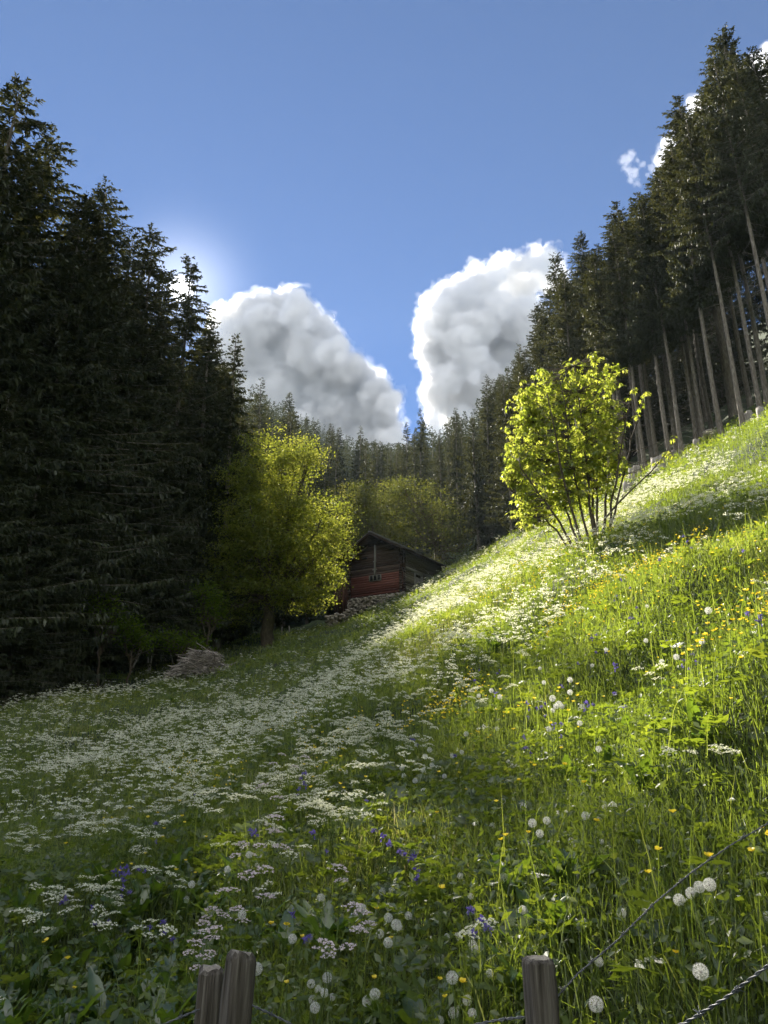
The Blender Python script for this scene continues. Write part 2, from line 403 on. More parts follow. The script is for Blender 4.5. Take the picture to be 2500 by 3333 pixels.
# small ones filling the foot of the left edge
for px, D, Hh in ((30, 33.5, 13), (150, 37, 11), (250, 42, 15), (350, 43, 14), (440, 45, 16), (540, 48, 15), (640, 54, 15), (700, 58, 12), (-120, 31, 14)):
    p = W(px, 2190, D); plant_spruce(p[0], p[1], None, 'skirt', Hh=Hh, wide=1.15, label='low-branched dark spruce at the foot of the left forest', group='low spruces at the foot of the left forest')

# right forest edge
RIGHT = [
    (2385, 100, 33, 'high', 0, 'tallest spruce of the right forest, its top in the upper right corner', 1.1),
    (2475, 165, 31, 'high', 1, 'spruce at the right picture edge beside the tallest one, cloud showing through its branches', 1.0),
    (2238, 312, 36, 'high', 2, 'second tallest spruce of the right forest with ragged side branches', 1.05),
    (2160, 560, 38, 'high', 0, 'bushy spruce left below the second tallest of the right forest', 1.0),
    (2100, 635, 39, 'high', 1, 'spruce with an open flat top in the middle of the right forest edge', 1.1),
    (2030, 655, 42, 'high', 2, 'round-topped spruce standing above the bright maple', 1.0),
    (1965, 800, 45, 'high', 1, 'narrow spruce behind the top of the bright maple', .9),
    (1912, 757, 46, 'high', 0, 'pointed spruce with a see-through crown above the left half of the bright maple', .85),
    (1850, 880, 49, 'high', 2, 'lower spruce between two pointed ones above the bright maple', .8),
    (1805, 828, 52, 'skirt', 1, 'leftmost tall spruce of the right forest beside the bright cloud', .85),
    (1745, 990, 56, 'skirt', 0, 'spruce on the left flank of the right forest, touching the bright cloud', .75),
    (1688, 1122, 66, 'slim', 0, 'slim spruce directly left of the bright maple, in front of white cloud', 1.1),
    (1640, 1230, 62, 'slim', 1, 'dark spruce low behind the left side of the bright maple', 1.3),
    (1580, 1222, 78, 'slim', 1, 'tall pointed spruce rising over the sparse broadleaf crown behind the hut', 1.25),
    (1540, 1360, 72, 'slim', 0, 'wide dark spruce right behind the hut roof side', 1.4),
    (1482, 1328, 92, 'slim', 0, 'pointed spruce above the hut, second from the blue sky gap', 1.1),
    (1368, 1332, 96, 'slim', 1, 'spruce standing at the blue sky gap between the two clouds', 1.2),
    (1325, 1375, 100, 'slim', 0, 'smaller spruce touching the left of the one at the blue sky gap', 1.0),
    (1430, 1420, 98, 'slim', 0, 'short spruce between the two pointed ones above the hut', 1.1),
    (1172, 1388, 110, 'slim', 1, 'pointed spruce standing alone above the green tree behind the hut', 1.15),
    (1010, 1700, 74, 'slim', 1, 'low dark spruce seen between the sycamore and the hut', 1.5),
    (1075, 1640, 80, 'slim', 0, 'dark spruce behind the left end of the hut', 1.5),
    (900, 1560, 78, 'slim', 0, 'dark spruce hidden behind the sycamore trunk', 1.5),
    (945, 1280, 125, 'slim', 0, 'spruce rising over the top of the big sycamore', 1.3),
    (1085, 1390, 130, 'slim', 1, 'grey-green spruce right of the sycamore top on the hazy slope', 1.2),
    (1240, 1440, 120, 'slim', 0, 'small spruce right of the lone pointed one above the hut', 1.1),
    (850, 1230, 115, 'slim', 1, 'dark spruce where the hazy slope meets the left forest', 1.2),
]
for px, py, D, kind, vi, lab, wd in RIGHT:
    p = top(px, py, D)
    plant_spruce(p[0], p[1], p[2], kind, vi, label=lab, group='spruces of the right forest and the valley head', wide=wd, tilt=(0, R(-1.5) if kind == 'high' else 0), rz=0 if kind == 'high' else None)
TR = [(2181, 1464, 35), (2217, 1446, 34), (2265, 1416, 35.5), (2290, 1401, 34.5), (2350, 1407, 31), (2338, 1362, 36), (2380, 1337, 37), (2422, 1392, 29), (2476, 1328, 29.5), (2497, 1295, 32), (2100, 1500, 36.5), (2030, 1555, 38), (2560, 1330, 27), (2620, 1250, 29), (2140, 1475, 38.5), (2310, 1340, 40), (2440, 1290, 36)]
def on_ground(px, py, lo=2.0, hi=140.0, off=0.0):
    """where the sight line through a pixel meets the ground"""
    u, f, up = ray(px, py); D = np.linspace(lo, hi, 3000)
    g = CZ + up / f * D - hgt(u / f * D, D) - off
    k = np.argmax(g < 0)
    if g[k] >= 0: k = len(D) - 1
    return np.array([u / f * D[k], D[k], H1(u / f * D[k], D[k])])
for px, py, D in TR:
    p = W(px, py, D)
    Hh = under_sky(p[0], p[1], 30, 30)
    if Hh > 8: plant_spruce(p[0], p[1], None, 'high', Hh=Hh, wide=.8, tilt=(0, R(-1.5)), rz=0, label='spruce with a bare grey trunk at the edge of the right forest', group='bare-trunked spruces of the right forest')
n = 0; pts = []
while n < 46:
    y = 24 + 62 * random.random(); xe = np.interp(y, right_edge[:, 0], right_edge[:, 1])
    x = xe + 1.5 + 22 * random.random() ** 1.2
    if any((x - a) ** 2 + (y - b) ** 2 < 6.5 for a, b in pts): continue
    px, py, d = proj(x, y, H1(x, y) + 10)
    pts.append((x, y)); n += 1
    if px > 2850: n -= .6; continue
    Hh = under_sky(x, y, 24 + 7 * random.random(), 50)
    if Hh < 10: continue
    plant_spruce(x, y, None, 'high' if y < 55 else 'skirt', Hh=Hh, wide=.85, label='dark spruce deeper inside the right forest', group='spruces inside the right forest')

for e in gap_trees[5:8]: open_gap(e, .32)

# the valley head and the hazy slope
n = 0; tries = 0; pts = []
farlist = []
while n < 150 and tries < 6000:
    tries += 1
    y = 76 + 150 * random.random() ** 1.2; x = (-.42 + .62 * random.random()) * y
    if y < 90 and -9 < x < 9: continue
    if any((x - a) ** 2 + (y - b) ** 2 < 10 for a, b in pts): continue
    Hh = under_sky(x, y, 18 + 9 * random.random(), 12)
    if Hh < 11: continue
    px, py, d = proj(x, y, H1(x, y) + Hh)
    if not (560 < px < 1820): continue
    pts.append((x, y)); n += 1
    plant_spruce(x, y, None, 'slim' if y < 130 else 'far', Hh=Hh, wide=1.1, label='spruce on the wooded slope behind the hut' if y < 130 else 'small hazy spruce high on the wooded slope', group='spruces on the slope behind the hut' if y < 130 else 'hazy spruces high on the slope')
fm = MB()
r = np.random.default_rng(77)
far_src = []
for vi in (0, 1):
    me = SPR['far'][vi][1]; co = np.empty(len(me.vertices) * 3, np.float32); me.vertices.foreach_get('co', co); co = co.reshape(-1, 3)
    nq = sum(1 for p in me.polygons if len(p.vertices) == 4)
    N = len(co) // 5
    keep = np.random.default_rng(vi).choice(N, N // 2, replace=False)
    far_src.append(co.reshape(N, 5, 3)[keep])
for k in range(900):
    y = 190 + 330 * r.random(); x = (-.45 + .70 * r.random()) * y
    Hh = under_sky(x, y, 15 + 10 * r.random(), 0)
    if Hh < 7: continue
    a = r.random() * 6.28; s = Hh / 24
    T = far_src[k % 2]; N = len(T)
    c, sn = math.cos(a), math.sin(a)
    V = np.stack([(T[..., 0] * c - T[..., 1] * sn) * (s * .5 + .6), (T[..., 0] * sn + T[..., 1] * c) * (s * .5 + .6), T[..., 2] * s], -1) + np.array([x, y, H1(x, y)])
    b = np.arange(N)[:, None] * 5
    fm.add(V.reshape(-1, 3), b + np.array([0, 1, 2, 3]), b + np.array([3, 2, 4]), np.repeat(r.random(N) * .6 + .3 * r.random(), 5))
tag(fm.obj('forest', M_far), 'far wooded mountainside fading into blue haze', 'forest', kind='stuff')

# ------------------------------------------------------------------ broadleaf trees
def leaf_quads(mb, P, size, r, flat=.5, var=None, asp=.62):
    """folded leaf of two triangles-quads at every point"""
    N = len(P)
    d = unit(r.normal(size=(N, 3)) * np.array([1, 1, .6]) + np.array([0, 0, -.15]))
    nrm = unit(r.normal(size=(N, 3)) * (1 - flat) + np.array([0, 0, flat]))
    sd = unit(np.cross(d, nrm)); up = np.cross(sd, d)
    s = (size * (.6 + .8 * r.random(N)))[:, None]
    V = np.stack([P, P + d * s * .45 + sd * s * asp * .5 + up * s * .10, P + d * s, P + d * s * .45 - sd * s * asp * .5 + up * s * .10], 1)
    b = np.arange(N)[:, None] * 4
    if var is None: var = r.random(N)
    mb.add(V.reshape(-1, 3), None, np.concatenate([b + np.array([0, 1, 2]), b + np.array([0, 2, 3])]), np.repeat(var, 4))
def broadleaf(seed, base, blobs, ncl, per, size, clr, trunk_r, m, shell=.62, fork=.3, limbs_each=2):
    """blobs: (centre, radii) in world space; base: foot of the trunk"""
    r = np.random.default_rng(seed)
    base = np.array(base); blobs = [(np.array(c) - base, np.array(q)) for c, q in blobs]
    tr, cr = MB(), MB()
    vol = np.array([q[0] * q[1] * q[2] for c, q in blobs]) ** .75; vol /= vol.sum()
    cen = np.average([c for c, q in blobs], axis=0, weights=vol)
    fz = fork * cen[2] * 2
    fk = np.array([cen[0] * .25, cen[1] * .25, fz])
    ts = np.linspace(0, 1, 7)[:, None]
    P = np.array([0, 0, -.5]) * (1 - ts) + fk * ts; P[1:-1, :2] += r.normal(size=(5, 2)) * .08
    tube(tr, P, trunk_r * (1.25 - .5 * ts[:, 0]) + trunk_r * .6 * np.exp(-ts[:, 0] * 9), 9)
    K = []
    for (c, q), w in zip(blobs, vol):
        nk = max(6, int(ncl * w))
        d = unit(r.normal(size=(nk, 3))); rad = shell + (1 - shell) * r.random(nk) ** .6
        rad = np.where(r.random(nk) < .25, r.random(nk) * shell, rad)
        pts = c + d * rad[:, None] * q * (1 + .18 * r.normal(size=(nk, 1)).clip(-1, 1.4))
        K.append(pts)
        for e in range(limbs_each):
            tgt = c + unit(r.normal(size=3)) * q * .5
            h = fk + np.array([0, 0, -fz * .35 * r.random()])
            mid = (h * .5 + tgt * .5) + np.array([0, 0, -.12 * np.linalg.norm(tgt - h)]) + r.normal(size=3) * .25
            ts2 = np.linspace(0, 1, 9)[:, None]
            PP = h * (1 - ts2) ** 2 + 2 * mid * ts2 * (1 - ts2) + tgt * ts2 ** 2
            PP[1:-1] += r.normal(size=(7, 3)) * .06
            tube(tr, PP, trunk_r * .5 * (1 - .85 * ts2[:, 0]) + .015, 6)
            for f in range(7):
                i0 = 3 + r.integers(5); p0 = PP[i0]; j = r.integers(nk); e2 = pts[j]
                if np.linalg.norm(e2 - p0) > 1.2 * max(q): continue
                mm = (p0 + e2) / 2 + r.normal(size=3) * .2
                tube(tr, np.array([p0, mm, e2]), [.035, .02, .006], 4, cap=False)
    K = np.concatenate(K)
    cv = r.random(len(K))
    n = r.integers(int(per * .4), int(per * 1.6), len(K))
    ci = np.repeat(np.arange(len(K)), n)
    P = K[ci] + r.normal(size=(len(ci), 3)) * clr * np.array([1, 1, .45])
    leaf_quads(cr, P, size, r, .55, np.clip(.45 * cv[ci] + .55 * r.random(len(ci)), 0, 1))
    e = empty('broadleaf_tree', base)
    tr.obj('trunk', M_bark2, e, True); cr.obj('crown', m, e)
    return e
def blob(px, py, D, rx, ry, rd=None):
    k = D / F / (CT - (CY - py) / F * ST)
    return (W(px, py, D), (rx * k, (rd if rd else rx) * k, ry * k))
b0 = on_ground(872, 2075, 30, 60)
D0 = 50
e = broadleaf(21, (W(872, 2070, D0)[0], D0, H1(W(872, 2070, D0)[0], D0)), [
    blob(915, 1500, 50.5, 125, 95), blob(990, 1480, 50, 70, 60), blob(820, 1600, 50.5, 120, 110), blob(960, 1640, 49.5, 100, 75), blob(1060, 1700, 49.5, 85, 85),
    blob(1100, 1760, 49, 60, 70), blob(850, 1760, 49.5, 140, 90), blob(1000, 1820, 49, 110, 75), blob(1060, 1880, 48.5, 65, 50), blob(830, 1900, 49, 130, 70), blob(960, 1940, 48.5, 110, 55), blob(720, 1880, 50, 70, 80), blob(760, 1990, 49.5, 90, 40), blob(860, 1680, 49, 130, 90), blob(930, 1780, 48.5, 130, 90), blob(780, 1800, 49, 90, 90), blob(1010, 1930, 48.5, 70, 45)],
    1350, 46, .145, .40, .38, M_maple2, fork=.28)
e.name = 'sycamore_tree'
tag(e, 'big sycamore with sunlit yellow-green top left of the wooden hut', 'tree')
x, y = W(1230, 1850, 76)[0], 76
e = broadleaf(22, (x, y, H1(x, y)), [blob(1180, 1640, 76, 90, 75), blob(1270, 1625, 77, 90, 65), blob(1120, 1720, 76, 70, 80), blob(1210, 1740, 75, 110, 80), blob(1290, 1720, 76, 80, 90)], 480, 44, .17, .5, .3, M_olive)
tag(e, 'rounded green broadleaf tree rising right behind the hut roof', 'tree')
x, y = W(1420, 1850, 74)[0], 74
e = broadleaf(23, (x, y, H1(x, y)), [blob(1350, 1600, 74, 75, 45), blob(1420, 1650, 74, 70, 60), blob(1440, 1720, 73, 90, 70), blob(1370, 1720, 74, 60, 70), blob(1500, 1780, 72, 50, 50), blob(1450, 1820, 72, 70, 40)], 360, 28, .16, .5, .25, M_olive, limbs_each=4)
tag(e, 'thin-leaved golden broadleaf tree with bare branches showing, right of the hut roof', 'tree')
# understorey shrubs along the left wood
for (px, py, D, rx, ry, sd, lab) in ((330, 1990, 36.5, 95, 150, 1, 'loose young broadleaf shrub among the dark spruces left of the brush pile'), (590, 2090, 41, 110, 60, 2, 'low leafy bush right behind the brush pile'),
                                    (430, 2060, 37.5, 60, 85, 3, 'thin pale-leaved bush behind the leaning fence posts'), (680, 1960, 44, 60, 110, 4, 'slender leafy shrub between the dark spruces and the sycamore')):
    p = W(px, py + ry, D); z = H1(p[0], D)
    e = broadleaf(40 + sd, (p[0], D, z), [blob(px, py, D, rx * .8, ry * .55), blob(px - rx * .35, py - ry * .4, D, rx * .5, ry * .4), blob(px + rx * .4, py + ry * .3, D, rx * .5, ry * .4)], 95, 14, .15, .32, .05, M_under, limbs_each=3)
    e.name = 'shrub'; tag(e, lab, 'shrub')

# the bright young maple: several stems, palmate leaves in rosettes
def palm_leaf():
    lob = [(-150, .34), (-128, .12), (-108, .62), (-82, .26), (-52, .92), (-24, .42), (0, 1.08), (24, .42), (52, .92), (82, .26), (108, .62), (128, .12), (150, .34)]
    V = [(0, 0, 0)] + [(math.sin(R(a)) * q, math.cos(R(a)) * q + .18, -.16 * q * q + (.05 if i % 2 else 0)) for i, (a, q) in enumerate(lob)]
    n = len(lob)
    return np.array(V) * .6, np.array([[0, i + 1, i + 2] for i in range(n - 1)])
LV, LT = palm_leaf()
def maple():
    r = np.random.default_rng(5)
    D = 22.0; b = on_ground(1925, 1790, 15, 40); b[2] = H1(b[0], b[1]); D = b[1]
    S = D / F / .96
    tr, cr = MB(), MB()
    nodes = []
    stems = [(1880, 1786, 1815, 1680, 1690, 1500, .026), (1888, 1788, 1845, 1670, 1740, 1380, .027), (1905, 1790, 1872, 1660, 1780, 1280, .032), (1928, 1792, 1890, 1660, 1820, 1230, .028), (1936, 1790, 1915, 1650, 1870, 1190, .033), (1945, 1792, 1925, 1650, 1925, 1180, .036),
             (1952, 1790, 1940, 1655, 1975, 1220, .028), (1966, 1793, 1968, 1640, 2010, 1290, .034), (1970, 1795, 1985, 1650, 2050, 1310, .03), (1972, 1793, 2030, 1520, 2105, 1275, .022), (1878, 1786, 1790, 1690, 1665, 1600, .022)]
    for bx, by, mx, my, tx, ty, rad in stems:
        off = r.normal() * .7
        p0 = W(bx, by, D + r.normal() * .15) - b; p0[2] = H1(b[0] + p0[0], b[1] + p0[1]) - b[2] - .1
        p1 = W(mx, my, D + off * .4) - b; p2 = W(tx, ty, D + off * 2.0) - b
        t = np.linspace(0, 1, 14)[:, None]
        P = p0 * (1 - t) ** 2 + 2 * p1 * t * (1 - t) + p2 * t * t
        P[1:-1] += np.cumsum(r.normal(size=(12, 3)) * .02, 0)
        tube(tr, P, rad * (1 - .85 * t[:, 0]) + .008, 7); nodes.append(P[4:])
    # the long low branch on the right
    P = np.array([W(1968, 1690, D) - b, W(2010, 1640, D) - b, W(2060, 1590, D) - b, W(2120, 1535, D) - b, W(2165, 1480, D) - b, W(2190, 1420, D) - b])
    tube(tr, P, [.026, .024, .02, .017, .012, .005], 6)
    extra = [P[5], P[4] + (.0, 0, .1), W(2145, 1490, D) - b, W(2135, 1500, D) - b, W(2170, 1480, D) - b, W(2105, 1275, D) - b, W(2095, 1290, D) - b, W(2085, 1320, D) - b, W(2070, 1350, D) - b, W(2060, 1265, D) - b, W(2045, 1290, D) - b, W(1690, 1290, D) - b, W(1660, 1300, D) - b, W(1650, 1320, D) - b, W(1645, 1385, D) - b]
    nodes = np.concatenate(nodes)
    B = [(1830, 1400, 150, 170), (1760, 1300, 90, 110), (1860, 1270, 110, 90), (1940, 1290, 80, 100), (1940, 1420, 90, 130), (1720, 1440, 85, 130), (1700, 1560, 75, 110), (1790, 1580, 110, 110), (1900, 1540, 100, 90), (1990, 1380, 55, 90), (1720, 1660, 60, 55), (1850, 1620, 80, 50), (2010, 1500, 45, 50), (1790, 1215, 50, 40), (1880, 1480, 140, 120), (1800, 1630, 110, 50), (1930, 1590, 80, 45), (1680, 1500, 50, 110), (1700, 1330, 60, 70)]
    vol = np.array([x[2] * x[3] for x in B], float); vol /= vol.sum()
    pts = list(extra)
    for (px, py, rx, ry), w in zip(B, vol):
        for k in range(int(1450 * w)):
            d = unit(r.normal(size=3)); q = (.35 + .65 * r.random() ** .7) * (1 + .12 * r.normal())
            c = W(px, py, D) - b
            pts.append(c + d * q * np.array([rx * S, min(rx, 120) * S * 1.15, ry * S]))
    for px, py, q in ((1860, 1185, 18), (1885, 1178, 14), (1915, 1170, 20), (1930, 1165, 16), (1985, 1190, 20), (1995, 1200, 18), (1860, 1210, 20), (1920, 1200, 22), (1980, 1215, 20)):
        for k in range(4): pts.append(W(px, py, D) - b + r.normal(size=3) * q * S * .6)
    pts = np.array(pts)
    # every rosette hangs on a twig from the nearest wood below it
    for p in pts:
        dd = np.linalg.norm(nodes - p, axis=1) + np.where(nodes[:, 2] > p[2], .8, 0)
        q = nodes[np.argmin(dd)]
        if np.linalg.norm(q - p) > .12:
            m = (p + q) / 2 + r.normal(size=3) * .05 + np.array([0, 0, -.05])
            tube(tr, np.array([q, m, p]), [.011, .007, .003], 3, cap=False)
    Vs = []; vv = []
    for p in pts:
        n = 5 + r.integers(4); a0 = r.random() * 6.28; rv = r.random()
        for k in range(n):
            a = a0 + k * 6.283 / n + r.normal() * .3
            s = .068 * (.6 + .7 * r.random()); tilt = R(25 + 55 * r.random())
            M = Matrix.Rotation(a, 3, 'Z') @ Matrix.Rotation(-tilt, 3, 'X') @ Matrix.Rotation(r.normal() * .35, 3, 'Y')
            pos = p + np.array(M @ Vector((0, .06, 0))) + r.normal(size=3) * .025
            Vs.append((LV * s * 2.0) @ np.array(M).T + pos); vv.append(np.clip(.5 * rv + .5 * r.random(), 0, 1))
    N = len(Vs); V = np.concatenate(Vs); b_ = np.arange(N)[:, None, None] * len(LV)
    cr.add(V, None, (b_ + LT[None]).reshape(-1, 3), np.repeat(vv, len(LV)))
    e = empty('maple_tree', b)
    tr.obj('trunk', M_bark2, e, True); cr.obj('crown', M_maple, e)
    tag(e, 'young many-stemmed maple with glowing yellow-green leaves on the sunlit slope', 'tree')
maple()

# ------------------------------------------------------------------ hut
def hut():
    ca, sa = math.cos(R(32)), math.sin(R(32))
    Z0 = W(1310, 1925, 60)[2]
    M0 = Matrix(((-ca, sa, 0, HC[0]), (sa, ca, 0, HC[1]), (0, 0, 1, Z0), (0, 0, 0, 1)))   # local x: along the gable to the left, y: away, z up
    root = empty('wooden_hut', (0, 0, 0)); root.matrix_world = M0
    tag(root, 'weathered red-brown log hut with gable roof on a stone footing above the meadow', 'hut')
    w, l, he, hr = 5.1, 6.8, 3.55, 4.95
    def gable_top(x): return he + (hr - he) * (1 - abs(x - w / 2) / (w / 2))
    # front gable in single logs
    wall = MB(); low = MB(); n = 0; z = 0; r = random.Random(3)
    while z < hr - .12:
        h = .17 + .05 * r.random()
        x0, x1 = 0, w
        if z + h > he:
            q = (z + h - he) / (hr - he) * w / 2; x0, x1 = q, w - q
        if x1 - x0 > .2:
            tgt = low if z < 1.55 else wall
            for cx0, cx1 in (((x0, 2.02), (3.0, x1)) if 1.12 < z + h / 2 < 1.62 and False else ((x0, x1),)):
                box(tgt, ((cx0 + cx1) / 2, .09 + .012 * r.random(), z + h / 2), (cx1 - cx0, .2, h - .018), None, r.random())
        z += h
    wall.obj('wall', M_log_dark, root); lo = low.obj('wall', M_log_red, root); lo['label'] = 'red stained lower half of the gable wall'
    sw = MB(); z = 0
    while z < he - .05:
        h = .18 + .04 * r.random(); h = min(h, he - z)
        box(sw, (.1 + .01 * r.random() - .01, l / 2 + .205, z + h / 2), (.2, l - .42, h - .018), None, r.random()); z += h
    o = sw.obj('wall', M_log_grey, root); o['label'] = 'grey mossy log side wall'
    bw = MB()
    box(bw, (w - .1, l / 2 + .2, he / 2), (.2, l - .42, he)); box(bw, (w / 2, l - .1, he / 2), (w - .42, .2, he)); bw.obj('wall', M_log_dark, root)
    # crossed log ends at the corners
    ce = MB()
    for cx in (0.06, w - .06):
        z = .08
        while z < he: box(ce, (cx, -.14, z), (.22, .16, .15), None, r.random()); z += .21
    z = .18
    while z < he: box(ce, (-.14, .09, z), (.14, .2, .15), None, r.random()); z += .21
    ce.obj('log_end', M_log_dark, root)
    po = MB(); box(po, (w / 2 - .02, -.10, 2.85), (.13, .14, 2.6)); box(po, (w / 2 - .02, -.14, 1.78), (.11, .1, .42)); box(po, (w / 2 - .02, -.16, 2.08), (.42, .08, .09)); box(po, (w / 2 - .02, -.16, 2.75), (.26, .07, .09)); po.obj('post', M_plank, root)
    wf = MB()
    for k in range(4): box(wf, (w / 2 - .55 + k * .36, -.06, 1.4), (.055, .13, .48))
    for zz in (1.17, 1.62): box(wf, (w / 2 - .01, -.045, zz), (1.1, .09, .045))
    win = wf.obj('window', M_plank, root)
    wp = MB(); box(wp, (w / 2 - .01, -.012, 1.4), (1.0, .03, .4)); wp.obj('pane', M_hole, win)
    sl = MB(); box(sl, (w - 1.5, -.012, 3.2), (.46, .03, .16)); box(sl, (1.0, -.012, 3.62), (.42, .03, .10)); sl.obj('vent_slot', M_hole, root)
    # bracing under the left eave
    br = MB(); box(br, (w - .9, -.2, 3.55), (2.3, .1, .12), Matrix.Translation((0, 0, 0)) @ Matrix.Translation((w - .9, 0, 3.55)) @ Matrix.Rotation(R(28), 4, 'Y') @ Matrix.Translation((-(w - .9), 0, -3.55))); br.obj('brace', M_log_dark, root)
    # side: sill board, door
    sb = MB(); box(sb, (-.035, 2.6, 2.05), (.07, 4.2, .24)); sb.obj('board', M_plank, root)
    dr = MB()
    for k in range(4): box(dr, (-.03, 2.16 + k * .25, .85), (.06, .235, 1.5), None, r.random())
    d = dr.obj('door', M_plank, root)
    df = MB(); box(df, (-.05, 1.95, .95), (.11, .13, 1.9)); box(df, (-.05, 3.12, .95), (.11, .13, 1.9)); box(df, (-.05, 2.535, 1.86), (.09, 1.04, .1)); df.obj('frame', M_plank, d)
    dh = MB(); box(dh, (-.012, 2.535, 1.71), (.03, 1.03, .2)); dh.obj('opening', M_hole, d)
    # roof: two shingled slopes with laths, rafters and ridge board
    rf = MB(); ra = MB(); ov, of_ = .75, .95
    sl_ = math.atan2(hr - he, w / 2); run = w / 2 / math.cos(sl_) + ov
    for sgn in (1, -1):
        Mx = Matrix.Translation((w / 2, 0, hr + .10)) @ Matrix.Rotation(sgn * sl_, 4, 'Y')
        nr = 9
        for k in range(nr):
            st = run / nr; c = (sgn * (k + .5) * st * 1.0, l / 2 - .1, .055 + .012)
            ny_ = 24
            for j in range(ny_):
                ly = (l + 2 * of_) / ny_
                box(rf, (sgn * ((k + .5) * st + .03), -of_ + (j + .5) * ly, .05 + .008 * r.random()), (st * 1.22, ly - .006, .022), Mx @ Matrix.Translation((sgn * (k + .5) * st, 0, .05)) @ Matrix.Rotation(-sgn * .035, 4, 'Y') @ Matrix.Translation((-sgn * (k + .5) * st, 0, -.05)), r.random())
        box(ra, (sgn * run / 2, l / 2, .005), (run - .04, l + 2 * of_ - .06, .03), Mx, .3)
        for j in range(6): box(ra, (sgn * (run / 2 - .02), -of_ + .12 + j * (l + 2 * of_ - .24) / 5, -.085), (run - .1, .13, .14), Mx, r.random())
        box(ra, (sgn * (run - .02), l / 2, -.02), (.05, l + 2 * of_, .12), Mx, .4)
    box(rf, (w / 2, l / 2, hr + .20), (.24, l + 2 * of_ + .02, .035), None, .9)
    ro = rf.obj('roof', M_roof, root); ra.obj('rafter', M_log_dark, ro)
    # stone footing following the slope
    sf = MB(); q = np.random.default_rng(4)
    def stones(x0, x1, zt, zb, yy, n):
        for k in range(n):
            s = np.array([.16 + .24 * q.random(), .16 + .10 * q.random(), .09 + .11 * q.random()])
            f = q.random(); rock(sf, (x0 + (x1 - x0) * f, yy + q.normal() * .03, zt(f) + (zb(f) - zt(f)) * q.random()), s, q)
    stones(-.2, w + .1, lambda f: -.08, lambda f: -.35 - 1.35 * f, -.0, 330)
    box(sf, (w / 2, .3, -.9), (w - .3, .5, 1.75), None, .3)
    sf.obj('stone_footing', M_stone, root)
    # lean-to of upright planks on the left
    lt = MB()
    for k in range(9): box(lt, (w + .22 + k * .19, .5 + .02 * r.random(), .35), (.175, .035, 2.9 - .05 * k), None, r.random())
    for k in range(9): box(lt, (w + 1.92, .6 + k * .19, .3), (.035, .175, 2.3), None, r.random())
    lt.obj('plank_shed', M_plank_red, root)
    ls = MB(); box(ls, (w + 1.05, 1.4, 2.05), (2.3, 2.6, .06), Matrix.Translation((w, 0, 2.0)) @ Matrix.Rotation(R(20), 4, 'Y') @ Matrix.Translation((-w, 0, -2.0))); ls.obj('roof', M_roof, root)['label'] = 'low lean-to roof of grey boards'
    return M0
def rock(mb, c, s, r, var=None):
    n, m = 6, 4
    V = [(0, 0, -1)]; 
    for j in range(1, m):
        a = math.pi * j / m
        for k in range(n):
            b = 2 * math.pi * k / n; V.append((math.sin(a) * math.cos(b), math.sin(a) * math.sin(b), -math.cos(a)))
    V.append((0, 0, 1)); V = np.array(V); V = np.sign(V) * np.abs(V) ** .7
    V = V * (1 + .16 * r.normal(size=(len(V), 1))) * np.array(s) * .5
    a = r.normal() * .25; c_, s_ = math.cos(a), math.sin(a); V = np.stack([V[:, 0] * c_ - V[:, 2] * s_, V[:, 1], V[:, 0] * s_ + V[:, 2] * c_], -1) + np.array(c)
    Q = []; T = []
    for j in range(m - 2):
        for k in range(n): Q.append([1 + j * n + k, 1 + j * n + (k + 1) % n, 1 + (j + 1) * n + (k + 1) % n, 1 + (j + 1) * n + k])
    e = len(V) - 1
    for k in range(n): T.append([0, 1 + (k + 1) % n, 1 + k]); T.append([e, 1 + (m - 2) * n + k, 1 + (m - 2) * n + (k + 1) % n])
    mb.add(V, Q, T, r.random() if var is None else var)
hut()
# dry stone wall left below the hut
dw = MB(); q = np.random.default_rng(14)
for k in range(150):
    f = q.random(); p = W(1062 + 85 * f, 2010 - 22 * f, 60.5 - .3 * f); zt = p[2] - H1(p[0], p[1]); 
    rock(dw, (p[0], p[1] + q.normal() * .12, H1(p[0], p[1]) - .15 + 1.15 * q.random()), (.25 + .3 * q.random(), .3, .13 + .14 * q.random()), q)
tag(dw.obj('stone_wall', M_stone), 'short dry stone wall below the left corner of the hut', 'wall')

# ------------------------------------------------------------------ brush pile
def brush():
    r = np.random.default_rng(8)
    c = W(650, 2180, 37.5); c[2] = H1(c[0], c[1])
    mb = MB()
    for k in range(760):
        a = r.random() * 6.28; q = r.random() ** .5
        hx, hy = math.cos(a) * q * 1.25, math.sin(a) * q * .95
        hz = 1.28 * (1 - q ** 2.2) * (.55 + .45 * r.random()) * (1 + .18 * hx)
        L = .5 + .9 * r.random(); b = r.normal() * .55 + (0 if r.random() < .7 else 1.5)
        d = np.array([math.cos(b), math.sin(b), -.28 * hx + r.normal() * .16]) * L / 2
        p = np.array([hx * 1.0, hy, hz + .05])
        P = np.array([p - d, p - d * .3 + r.normal(size=3) * .05, p + d * .4 + r.normal(size=3) * .05, p + d + np.array([0, 0, -.06])])
        P[:, 2] = np.maximum(P[:, 2], .02 + hgt(c[0] + P[:, 0], c[1] + P[:, 1]) - c[2])
        s = .011 + .016 * r.random() ** 2
        tube(mb, P, [s, s, s * .8, s * .5], 4, r.random(), cap=False)
    o = mb.obj('brush_pile', M_stick); o.location = c
    tag(o, 'grey heap of dead sticks and branches at the edge of the left forest', 'brush pile')
brush()

